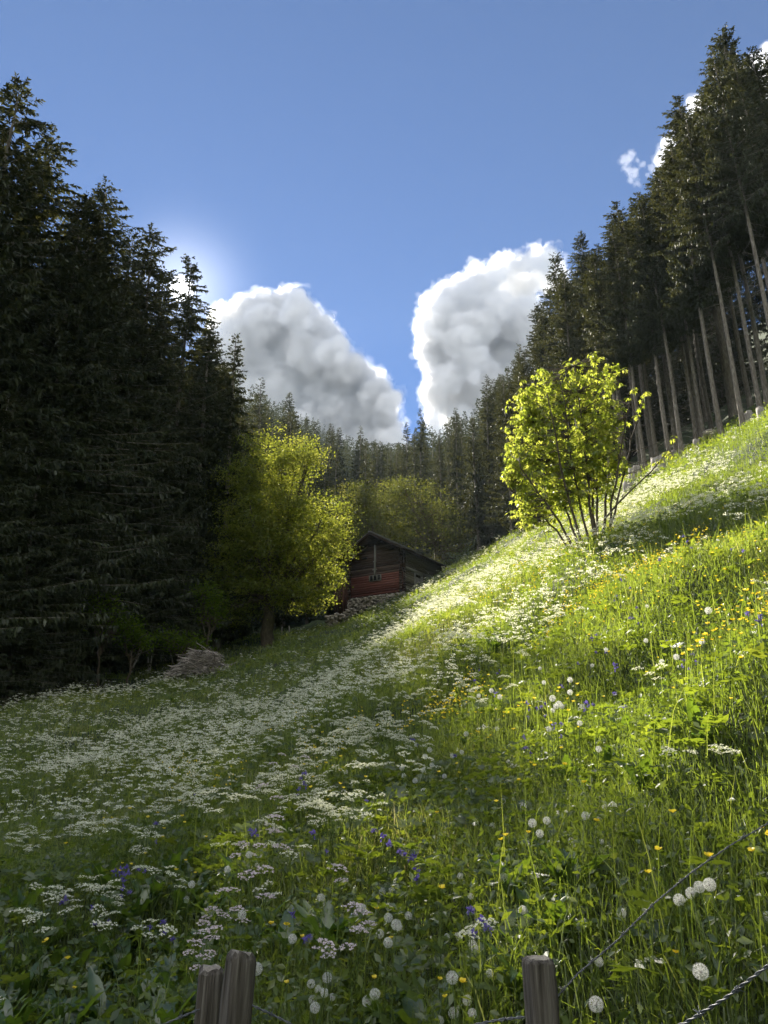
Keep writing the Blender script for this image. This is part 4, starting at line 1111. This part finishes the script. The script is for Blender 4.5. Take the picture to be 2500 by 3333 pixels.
C5 = [(380,432,50),(770,393,45),(828,390,45),(643,500,55),(812,492,48),(808,560,58),(858,605,68),(880,630,50),(690,630,50),(755,662,55),(806,718,64),(200,694,58),(326,556,40),(905,835,58),(420,940,64),(318,980,55),(368,1018,58),(404,1037,56),(328,1080,55),(342,1132,66),(450,1065,45),(724,1047,72),(672,1090,65),(700,1090,50),(680,1150,60),(724,1172,50),(1213,940,80),(1453,915,52),(1310,1085,64),(1222,1165,70),(1342,1168,60),(1133,1215,60),(1265,295,40),(1527,228,48),(1541,303,54),(1330,424,40),(1655,515,50),(935,548,50),(1180,680,40),(1250,680,50),(1340,730,60),(1365,765,60),(75,100,35)]
C2 = [(1462,288,30),(1383,322,28),(1516,328,34),(1303,562,34),(985,632,28),(1070,665,34),(1042,708,36),(1215,703,32),(1085,762,32),(895,780,34),(1032,793,34),(905,830,34),(1165,832,32),(978,862,34),(1032,925,36),(680,770,30),(538,805,30),(333,546,22),(293,583,20),(242,545,22),(368,506,20),(820,460,24),(1570,740,28),(1538,990,36),(1470,1148,42),(1500,530,28),(1275,680,30)]
C6 = [(105,47,42),(162,154,56),(253,138,50),(209,220,52),(122,277,46),(499,107,52),(678,45,48),(408,270,46),(600,272,34),(1095,643,76),(1171,600,74),(1222,560,72),(1288,545,82),(103,709,60),(728,726,62),(585,1035,60),(566,1305,96),(1230,1098,100),(1655,745,60),(620,50,36)]
C3 = [(630,419,28),(1076,465,40),(985,495,34),(542,520,26),(401,610,36),(235,627,28),(401,690,36),(290,728,44),(330,765,44),(312,778,36),(350,780,34),(478,780,34),(463,886,36),(267,922,36),(583,1051,40),(1240,368,38),(883,361,30),(1280,170,46),(890,143,24),(1345,180,26),(210,537,24),(290,805,30)]
C4 = [(1218,348,46),(1186,443,40),(1538,540,56),(1445,255,44),(1583,160,44),(1620,177,38),(1633,222,34),(1630,885,80)]
S_ = .5124
for L_, ox, oy, lit in ((C5, 850, 2700, 0), (C2, 850, 2100, 0), (C6, 1650, 2600, 1), (C3, 1650, 1900, 1), (C4, 0, 2700, 0)):
    for a, b, c in L_: put_clock(ox + a * S_, oy + b * S_, c * S_, lit and (oy + b * S_) < 2950)
for a, b, c in ((1575, 1037, 38), (1452, 1117, 36)): put_clock(2000 + a * .3014, 1200 + b * .3014, c * .3014, 1)

# --- buttercups
def buttercup(r):
    e = empty('buttercup'); st = MB(); fl = MB(); hh = .34 + .12 * r.random(); c = np.linspace(0, 1, 4); b = r.normal(size=2) * .03
    tube(st, np.stack([b[0] * c ** 2, b[1] * c ** 2, hh * c], -1), [.002, .0018, .0015, .0012], 4)
    for k in range(5):
        a = k * 1.2566; M = Matrix.Rotation(a, 3, 'Z') @ Matrix.Rotation(R(38 + 8 * r.normal()), 3, 'X')
        V = np.array([(0, 0, 0), (-.0065, .0065, .000), (-.006, .0125, .0005), (0, .0145, .001), (.006, .0125, .0005), (.0065, .0065, 0)]) * 1.05
        fl.add(V @ np.array(M).T + np.array([b[0], b[1], hh]), None, [[0, 1, 2], [0, 2, 3], [0, 3, 4], [0, 4, 5]], r.random())
    fl.obj('flower', M_yellow, e); st.obj('stem', M_stem, e); return [e, False]
r = np.random.default_rng(80); BC = [buttercup(r) for k in range(4)]
BZ = [(2150, 1900, 480, 190, 1.1), (2350, 2050, 250, 150, .8), (1900, 2010, 200, 100, .7), (1650, 2330, 250, 140, .6), (1450, 2330, 220, 90, .5), (1100, 2400, 250, 120, .25), (2000, 1950, 300, 150, .6), (1750, 1880, 120, 50, .7), (1560, 1930, 60, 30, .9), (1650, 2700, 250, 150, .3), (2250, 2900, 350, 300, .3), (700, 2480, 150, 80, .3), (500, 2800, 200, 120, .3), (1060, 2540, 120, 60, .5), (1350, 3150, 500, 150, .25), (250, 3150, 200, 150, .15)]
allx = []; ally = []
for n_, lo, hi, p_ in ((7000, 2.2, 10, .8), (14000, 10, 45, .5)):
    x, y = scatter(n_, lo, hi, r, p_); px, py, d = proj(x, y, hgt(x, y) + .38)
    k = r.random(len(x)) < zone(px, py, BZ) * (.25 + .95 * patch(x, y, .7)) * .75; allx.append(x[k]); ally.append(y[k])
x = np.concatenate(allx); y = np.concatenate(ally); o_ = np.argsort(y); x, y = x[o_], y[o_]
px, py, d = proj(x, y, hgt(x, y) + .38); iv = (px > 0) & (px < 2500) & (py < 3340); idx = np.where(iv)[0][:285]; near = np.zeros(len(x), bool); near[idx] = True
for k in idx: put(BC, x[k], y[k], .9 + .5 * random.random(), 'small yellow buttercup on a thin stem among the grass', 'flower', 'yellow buttercups standing nearest')
bm_ = MB(); xs, ys = x[~near], y[~near]; N = len(xs)
for q in range(3):
    C = np.stack([xs + .04 * r.normal(size=N), ys + .04 * r.normal(size=N), hgt(xs, ys) + .28 + .16 * r.random(N)], -1)
    for e_ in range(2):
        s_ = ((.009 + .004 * r.random(N)) * (1 + .012 * ys))[:, None]; nrm = unit(np.array([0, -.3, 1.]) + .8 * r.normal(size=(N, 3))); u_ = unit(np.cross(nrm, r.normal(size=(N, 3)))); w_ = np.cross(nrm, u_)
        V = np.stack([C + u_ * s_, C + w_ * s_, C - u_ * s_, C - w_ * s_], 1); bm_.add(V.reshape(-1, 3), np.arange(N * 4).reshape(-1, 4), None, np.repeat(r.random(N), 4))
tag(bm_.obj('flowers', M_yellow), 'yellow buttercups sprinkled farther up the sunlit slope', 'flowers', kind='stuff')

# --- violet-blue flowers
def bluebell(r, spiky):
    e = empty('violet_blue_flower'); st = MB(); fl = MB(); hh = .36 + .1 * r.random()
    tube(st, [(0, 0, 0), (.01, 0, hh * .5), (0, .006, hh)], [.0022, .002, .0016], 4)
    n = 26 if spiky else 9
    for k in range(n):
        d = unit(r.normal(size=3) + np.array([0, 0, .55])); d[2] = abs(d[2]) * (1 if r.random() < .8 else -1)
        L = .022 + .008 * r.random(); u = unit(np.cross(d, r.normal(size=3))); c0 = np.array([0, .006, hh])
        wd = .0022 if spiky else .007
        if not spiky: c0 = c0 + r.normal(size=3) * .007
        m = c0 + d * L * .6 + u * .003; t = c0 + d * L * .95 + np.cross(d, u) * L * .35
        fl.add([c0 - u * wd * .6, c0 + u * wd * .6, m + u * wd, m - u * wd, t], [[0, 1, 2, 3]], [[3, 2, 4]], r.random())
    fl.obj('flower', M_blue, e); st.obj('stem', M_stem, e); return [e, False]
BL = [bluebell(r, True), bluebell(r, True), bluebell(r, False), bluebell(r, False)]
bl = [(500, 3025, 2), (575, 3050, 2), (415, 2830, 3), (400, 2835, 2), (430, 2825, 2), (410, 2875, 3), (425, 2880, 2), (220, 2945, 2), (330, 2935, 1), (310, 2970, 2), (470, 2805, 1), (505, 2710, 2), (545, 2450, 2), (560, 2430, 1), (820, 2690, 3), (830, 2705, 2), (970, 2540, 3), (985, 2550, 3), (960, 2555, 2), (1250, 2715, 2), (1260, 2750, 2), (1310, 2760, 2), (1030, 2730, 2), (1350, 2815, 2), (1365, 2820, 2), (1550, 3005, 3), (1570, 3015, 2), (980, 3035, 2), (975, 3010, 1), (1750, 2295, 3), (1740, 2302, 3), (1755, 2290, 2), (1900, 2295, 2), (1915, 2300, 2), (1825, 2355, 3), (1715, 2405, 2), (1720, 2420, 2), (2005, 2175, 3), (1930, 2075, 2), (1870, 2150, 1), (1955, 2125, 2), (1820, 2225, 2), (2240, 2125, 3), (2235, 2140, 2), (2035, 2265, 2), (2450, 2010, 3), (2060, 2020, 2), (2030, 1940, 1), (2050, 1910, 2), (2065, 1985, 2), (1985, 1930, 1), (2160, 2085, 2), (1560, 2170, 2), (1520, 2220, 1), (1610, 2185, 2), (1350, 2395, 1), (1120, 2360, 1), (1640, 2270, 1), (2150, 1810, 2), (2240, 1760, 2), (2390, 1770, 2), (2230, 1750, 1), (2400, 1805, 1), (1990, 1870, 1), (1340, 2400, 2), (1180, 2560, 1), (720, 2440, 1), (640, 2570, 1), (1450, 2500, 1), (1945, 1850, 1), (2110, 1790, 1), (2490, 1570, 2), (770, 2240, 1), (800, 2360, 1)]
for px_, py_, n_ in bl:
    for q in range(n_):
        p = on_ground(px_ + random.gauss(0, 12), py_ + random.gauss(0, 6), 2.4, 40, .38)
        put(BL, p[0], p[1], (.72 + .3 * random.random()), 'violet-blue meadow flower in the shaded grass' if px_ < 1480 else 'violet-blue meadow flower on the sunlit slope', 'flower', 'violet-blue meadow flowers')

# ------------------------------------------------------------------ birds
def bird(px, py, D, span, roll, lab):
    mb = MB()
    t = np.linspace(-1, 1, 9); tube(mb, np.stack([t * .28, 0 * t, 0 * t], -1), .09 * np.sqrt(np.clip(1 - t * t, .02, 1)), 7)
    for s in (-1, 1):
        V = [(.12, s * .04, .02), (.16, s * .35, .12), (.02, s * .75, .10), (-.12, s * 1.0, .03), (-.10, s * .5, .06), (-.14, s * .05, .02)]
        V2 = [(a, b, c - .025) for a, b, c in V]
        mb.add(V + V2, [[0, 1, 4, 5], [1, 2, 3, 4], [6, 11, 10, 7], [7, 10, 9, 8], [0, 6, 7, 1], [1, 7, 8, 2], [2, 8, 9, 3], [3, 9, 10, 4], [4, 10, 11, 5]])
    mb.add([(-.2, -.04, 0), (-.2, .04, 0), (-.5, .12, .0), (-.5, -.12, 0), (-.2, 0, .03), (-.2, 0, -.02)], [[0, 1, 2, 3]], [[0, 4, 1], [0, 1, 5]])
    o = mb.obj('bird', M_bird, None, True); o.location = W(px, py, D); o.scale = (span / 2,) * 3; o.rotation_euler = (roll, .3, .9)
    tag(o, lab, 'bird')
bird(1488, 771, 55, .36, .9, 'small dark bird flying in the blue sky above the bright cloud')
bird(1113, 453, 70, .22, .4, 'tiny dark bird high in the middle of the sky')

# ------------------------------------------------------------------ clouds
def cloud(name, lab, polys, D, vox, dens, seed, thick=.5, disp=1.0, veil=(), aniso=.4):
    """solid billows: spheres around an outline, fused, roughened, filled with scattering droplets"""
    r = np.random.default_rng(seed); mb = MB()
    import bmesh
    bm = bmesh.new(); bmesh.ops.create_icosphere(bm, subdivisions=2, radius=1); bm.verts.ensure_lookup_table()
    IV = np.array([v.co[:] for v in bm.verts]); IT = np.array([[v.index for v in f.verts] for f in bm.faces]); bm.free()
    kids = []
    for px, py, rad, dd in polys:
        if rad > 10:
            for q in range(5 if rad < 60 else 1):
                a_ = r.random() * 6.283; f_ = .22 + .38 * r.random() ** 2; e_ = (.72 + .3 * r.random()) * rad
                kids.append((px + math.cos(a_) * e_, py + math.sin(a_) * e_, rad * f_, dd - rad * 1.0 * r.random()))
    for px, py, rad, dd in list(polys) + kids:
        c = W(px, py, D + dd); k = np.linalg.norm(c) / F
        mb.add(IV * rad * k * np.array([1, thick * 1.6, 1]) + c, None, IT)
    m, nt, out = mat(name + '_droplets')
    v = nt.nodes.new('ShaderNodeVolumePrincipled'); v.inputs['Color'].default_value = (.991, .995, 1.0, 1); v.inputs['Density'].default_value = dens; v.inputs['Anisotropy'].default_value = aniso  # faint blue in the droplet colour stands in for the air in front
    nt.links.new(v.outputs[0], out.inputs['Volume'])
    o = mb.obj('cloud', m)
    md = o.modifiers.new('r', 'REMESH'); md.mode = 'VOXEL'; md.voxel_size = vox
    for sz, st in ((120, 66), (50, 40), (24, 22)):
        tx = bpy.data.textures.new('billow', 'CLOUDS'); tx.noise_scale = sz * disp; tx.noise_depth = 3
        d = o.modifiers.new('d', 'DISPLACE'); d.texture = tx; d.texture_coords = 'GLOBAL'; d.strength = st * disp; d.mid_level = .5
    md = o.modifiers.new('r2', 'REMESH'); md.mode = 'VOXEL'; md.voxel_size = vox
    dg = bpy.context.evaluated_depsgraph_get(); me = bpy.data.meshes.new_from_object(o.evaluated_get(dg))
    o.modifiers.clear(); o.data = me
    me.materials.clear(); me.materials.append(m)
    n = len(me.vertices); co = np.empty(n * 3, np.float32); me.vertices.foreach_get('co', co); co = co.reshape(-1, 3)
    no = np.empty(n * 3, np.float32); me.vertices.foreach_get('normal', no); no = no.reshape(-1, 3)
    for thick_, dn_ in veil:
        f = sum(np.sin(co @ (unit(r.normal(size=3)) * 6.283 / l) + r.random() * 6.28) for l in (26, 31, 19, 45, 60, 15, 12)) / 3
        v2 = me.copy(); v2.name = 'veil'; v2.vertices.foreach_set('co', (co + no * (thick_ * np.clip(.6 + .6 * f, .06, 1.7))[:, None]).astype(np.float32).ravel()); v2.update()
        m2 = m.copy(); m2.node_tree.nodes['Principled Volume'].inputs['Density'].default_value = dn_; v2.materials.clear(); v2.materials.append(m2)
        link('veil', v2, o)
    tag(o, lab, 'cloud'); return o
def along(pts, rad, n, seed, inward):
    r = np.random.default_rng(seed); P = np.array(pts, float); s = np.concatenate([[0], np.cumsum(np.linalg.norm(np.diff(P, axis=0), axis=1))]); o = []
    for q in np.linspace(0, s[-1], n):
        c = np.array([np.interp(q, s, P[:, 0]), np.interp(q, s, P[:, 1])]); rr = rad * (.6 + .7 * r.random()); d = np.array(inward) - c; d /= np.linalg.norm(d)
        c = c + d * rr * .85; o.append((c[0], c[1], rr, r.normal() * 120))
    return o
L1 = along([(690, 1120), (720, 1040), (770, 985), (850, 945), (950, 955), (1010, 1000), (1070, 1045), (1110, 1140), (1180, 1195), (1250, 1235), (1285, 1310), (1300, 1400), (1330, 1500)], 42, 34, 1, (950, 1350))
L1 += [(800, 1150, 120, 0), (880, 1080, 120, 60), (960, 1150, 150, 40), (1040, 1260, 140, 40), (900, 1300, 170, 60), (1120, 1330, 120, 20), (1200, 1340, 90, 0), (1180, 1430, 120, 60), (1000, 1420, 180, 100), (780, 1300, 150, 100), (1250, 1440, 70, 0)]
cloud('left_cloud', 'big grey cumulus cloud with a bright rim behind the left forest', L1, 2600, 5.5, .034, 1, veil=((6, .016), (15, .007), (26, .0022)))
L2 = along([(1420, 1450), (1395, 1300), (1385, 1200), (1365, 1080), (1380, 1000), (1440, 950), (1510, 905), (1580, 870), (1660, 850), (1740, 825), (1790, 830)], 34, 32, 2, (1600, 1150))
L2 += [(1470, 1050, 90, 0), (1450, 1150, 80, -60), (1540, 980, 90, 80), (1500, 1250, 110, 0), (1600, 1100, 110, 150), (1560, 1350, 130, 60), (1680, 950, 70, 150), (1700, 1050, 80, -60), (1690, 1180, 120, 120), (1480, 1380, 80, -40), (1780, 900, 60, 100), (1650, 1280, 130, 60), (1560, 1060, 60, -140), (1640, 990, 45, -180), (1480, 1120, 55, -160), (1420, 1080, 60, -120), (1450, 1230, 60, -150), (1530, 1180, 60, -150), (1450, 1020, 50, -120), (1520, 1000, 50, -100), (1560, 1080, 130, 60), (1480, 1180, 100, 40), (1620, 1200, 120, 60)]
cloud('right_cloud', 'white cumulus cloud right of the blue gap, billowing behind the spruces', L2, 2500, 5.5, .024, 2, thick=.45, veil=((6, .012), (15, .006), (26, .002)), aniso=.35)
L3 = [(2160, 520, 24, 0), (2190, 490, 34, 10), (2230, 560, 50, 20), (2240, 420, 34, 0), (2290, 360, 50, 30), (2330, 340, 40, 0), (2420, 280, 60, 0), (2470, 230, 50, 20), (2480, 340, 60, 40), (2350, 480, 80, 40), (2500, 150, 18, 0), (2440, 600, 90, 40)]
cloud('edge_cloud', 'white cloud showing through the tall spruces at the upper right', L3, 2300, 6, .008, 3, disp=.7, veil=((14, .002),))
L4 = [(2035, 520, 15, 0), (2050, 510, 12, 0), (2062, 560, 13, 0), (2045, 545, 13, 0), (2060, 500, 9, 0), (2076, 600, 7, 0), (2095, 535, 9, 0), (2120, 545, 10, 0), (2110, 570, 7, 0), (2135, 560, 12, 0), (2050, 585, 7, 0), (2075, 520, 7, 0)]
cloud('wisp_cloud', 'small torn wisp of cloud left of the tall right-hand spruces', L4, 2300, 2.6, .0035, 4, disp=.5, veil=((8, .0014),))
L5 = [(1322, 1296, 6, 0), (1330, 1294, 5, 0), (1312, 1298, 4, 0)]

# ------------------------------------------------------------------ air
hz = MB(); box(hz, (0, 50, 150), (850.0, 1440.0, 420.0))
m, nt, out = mat('valley_haze')
v = nt.nodes.new('ShaderNodeVolumePrincipled'); v.inputs['Color'].default_value = (.66, .80, 1, 1); v.inputs['Density'].default_value = .00013; v.inputs['Anisotropy'].default_value = .05
nt.links.new(v.outputs[0], out.inputs['Volume'])
tag(hz.obj('haze', m), 'thin blue haze over the valley', 'haze', kind='stuff')

# ------------------------------------------------------------------ light
su, sf, sup = ray(592, 940)
SD = Vector((su, sf, sup)).normalized()
sun = bpy.data.lights.new('sun', 'SUN'); sun.energy = 5.0; sun.angle = R(.55); sun.color = (1.0, .93, .80)
so = bpy.data.objects.new('sun', sun); COL.objects.link(so); so.rotation_euler = SD.to_track_quat('Z', 'Y').to_euler()
world = bpy.data.worlds.new('World'); scene.world = world; world.use_nodes = True
nt = world.node_tree; nt.nodes.clear()
out = nt.nodes.new('ShaderNodeOutputWorld'); bg = nt.nodes.new('ShaderNodeBackground'); sky = nt.nodes.new('ShaderNodeTexSky')
sky.sky_type = 'NISHITA'; sky.sun_disc = False; sky.sun_elevation = math.asin(SD.z); sky.sun_rotation = math.atan2(SD.x, SD.y)
sky.altitude = 1500; sky.air_density = .74; sky.dust_density = .03; sky.ozone_density = 6.0
bg.inputs['Strength'].default_value = .05
# the sun's own disc
tc = nt.nodes.new('ShaderNodeTexCoord'); dot = nt.nodes.new('ShaderNodeVectorMath'); dot.operation = 'DOT_PRODUCT'; dot.inputs[1].default_value = SD
nt.links.new(tc.outputs['Generated'], dot.inputs[0])
mr = nt.nodes.new('ShaderNodeMapRange'); mr.interpolation_type = 'SMOOTHSTEP'
mr.inputs['From Min'].default_value = math.cos(R(1.0)); mr.inputs['From Max'].default_value = math.cos(R(.2)); mr.inputs['To Max'].default_value = 40.0
nt.links.new(dot.outputs['Value'], mr.inputs['Value'])
ad = nt.nodes.new('ShaderNodeMix'); ad.data_type = 'RGBA'; ad.blend_type = 'ADD'; ad.inputs[0].default_value = 1.0
nt.links.new(sky.outputs[0], ad.inputs[6]); nt.links.new(mr.outputs[0], ad.inputs[7])
mx_ = nt.nodes.new('ShaderNodeMath'); mx_.operation = 'MAXIMUM'; mx_.inputs[1].default_value = 0; nt.links.new(dot.outputs['Value'], mx_.inputs[0])
pw_ = nt.nodes.new('ShaderNodeMath'); pw_.operation = 'POWER'; pw_.inputs[1].default_value = 700; nt.links.new(mx_.outputs[0], pw_.inputs[0])
ml_ = nt.nodes.new('ShaderNodeMath'); ml_.operation = 'MULTIPLY_ADD'; ml_.inputs[1].default_value = 4.0; nt.links.new(pw_.outputs[0], ml_.inputs[0]); nt.links.new(mr.outputs[0], ml_.inputs[2])
nt.links.new(ml_.outputs[0], ad.inputs[7])
# bright broken cloud added to the unseen sky behind camera to brighten the shade
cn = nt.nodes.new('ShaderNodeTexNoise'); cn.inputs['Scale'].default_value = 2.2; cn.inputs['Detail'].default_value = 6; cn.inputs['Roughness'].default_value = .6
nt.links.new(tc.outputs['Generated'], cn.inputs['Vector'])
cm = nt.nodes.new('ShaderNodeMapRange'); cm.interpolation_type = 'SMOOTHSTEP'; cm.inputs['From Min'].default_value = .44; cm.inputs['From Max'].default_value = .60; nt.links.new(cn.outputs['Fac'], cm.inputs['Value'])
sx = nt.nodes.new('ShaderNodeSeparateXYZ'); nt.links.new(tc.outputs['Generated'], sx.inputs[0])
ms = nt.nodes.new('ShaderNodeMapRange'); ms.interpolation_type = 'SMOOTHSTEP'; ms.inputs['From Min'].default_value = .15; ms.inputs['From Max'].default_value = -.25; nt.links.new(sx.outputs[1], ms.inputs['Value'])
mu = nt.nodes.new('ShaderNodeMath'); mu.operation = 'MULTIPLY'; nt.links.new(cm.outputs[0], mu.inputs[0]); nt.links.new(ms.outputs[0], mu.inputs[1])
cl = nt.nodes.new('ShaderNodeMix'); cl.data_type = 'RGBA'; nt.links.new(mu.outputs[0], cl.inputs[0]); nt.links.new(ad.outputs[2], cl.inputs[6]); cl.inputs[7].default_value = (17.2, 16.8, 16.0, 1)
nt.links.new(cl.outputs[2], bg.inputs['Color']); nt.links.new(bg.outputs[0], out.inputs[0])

# ------------------------------------------------------------------ camera and render settings
cam = bpy.data.cameras.new('camera'); co = bpy.data.objects.new('camera', cam); COL.objects.link(co)
cam.sensor_fit = 'VERTICAL'; cam.sensor_height = 36; cam.lens = 36 * F / 3333; cam.clip_end = 12000; cam.clip_start = .05
co.location = (0, 0, CZ); co.rotation_euler = (R(90) + TH, 0, 0)
scene.camera = co
vs = scene.view_settings; vs.view_transform = 'Standard'; vs.look = 'None'; vs.gamma = 1; vs.exposure = 1.8; vs.use_curve_mapping = False
cy = scene.cycles
cy.max_bounces = 8; cy.diffuse_bounces = 4; cy.glossy_bounces = 2; cy.transmission_bounces = 4; cy.transparent_max_bounces = 8; cy.volume_bounces = 5
cy.use_denoising = True; cy.denoiser = 'OPENIMAGEDENOISE'; cy.denoising_input_passes = 'RGB_ALBEDO_NORMAL'
cy.use_adaptive_sampling = True; cy.adaptive_threshold = .02
cy.sample_clamp_indirect = 8
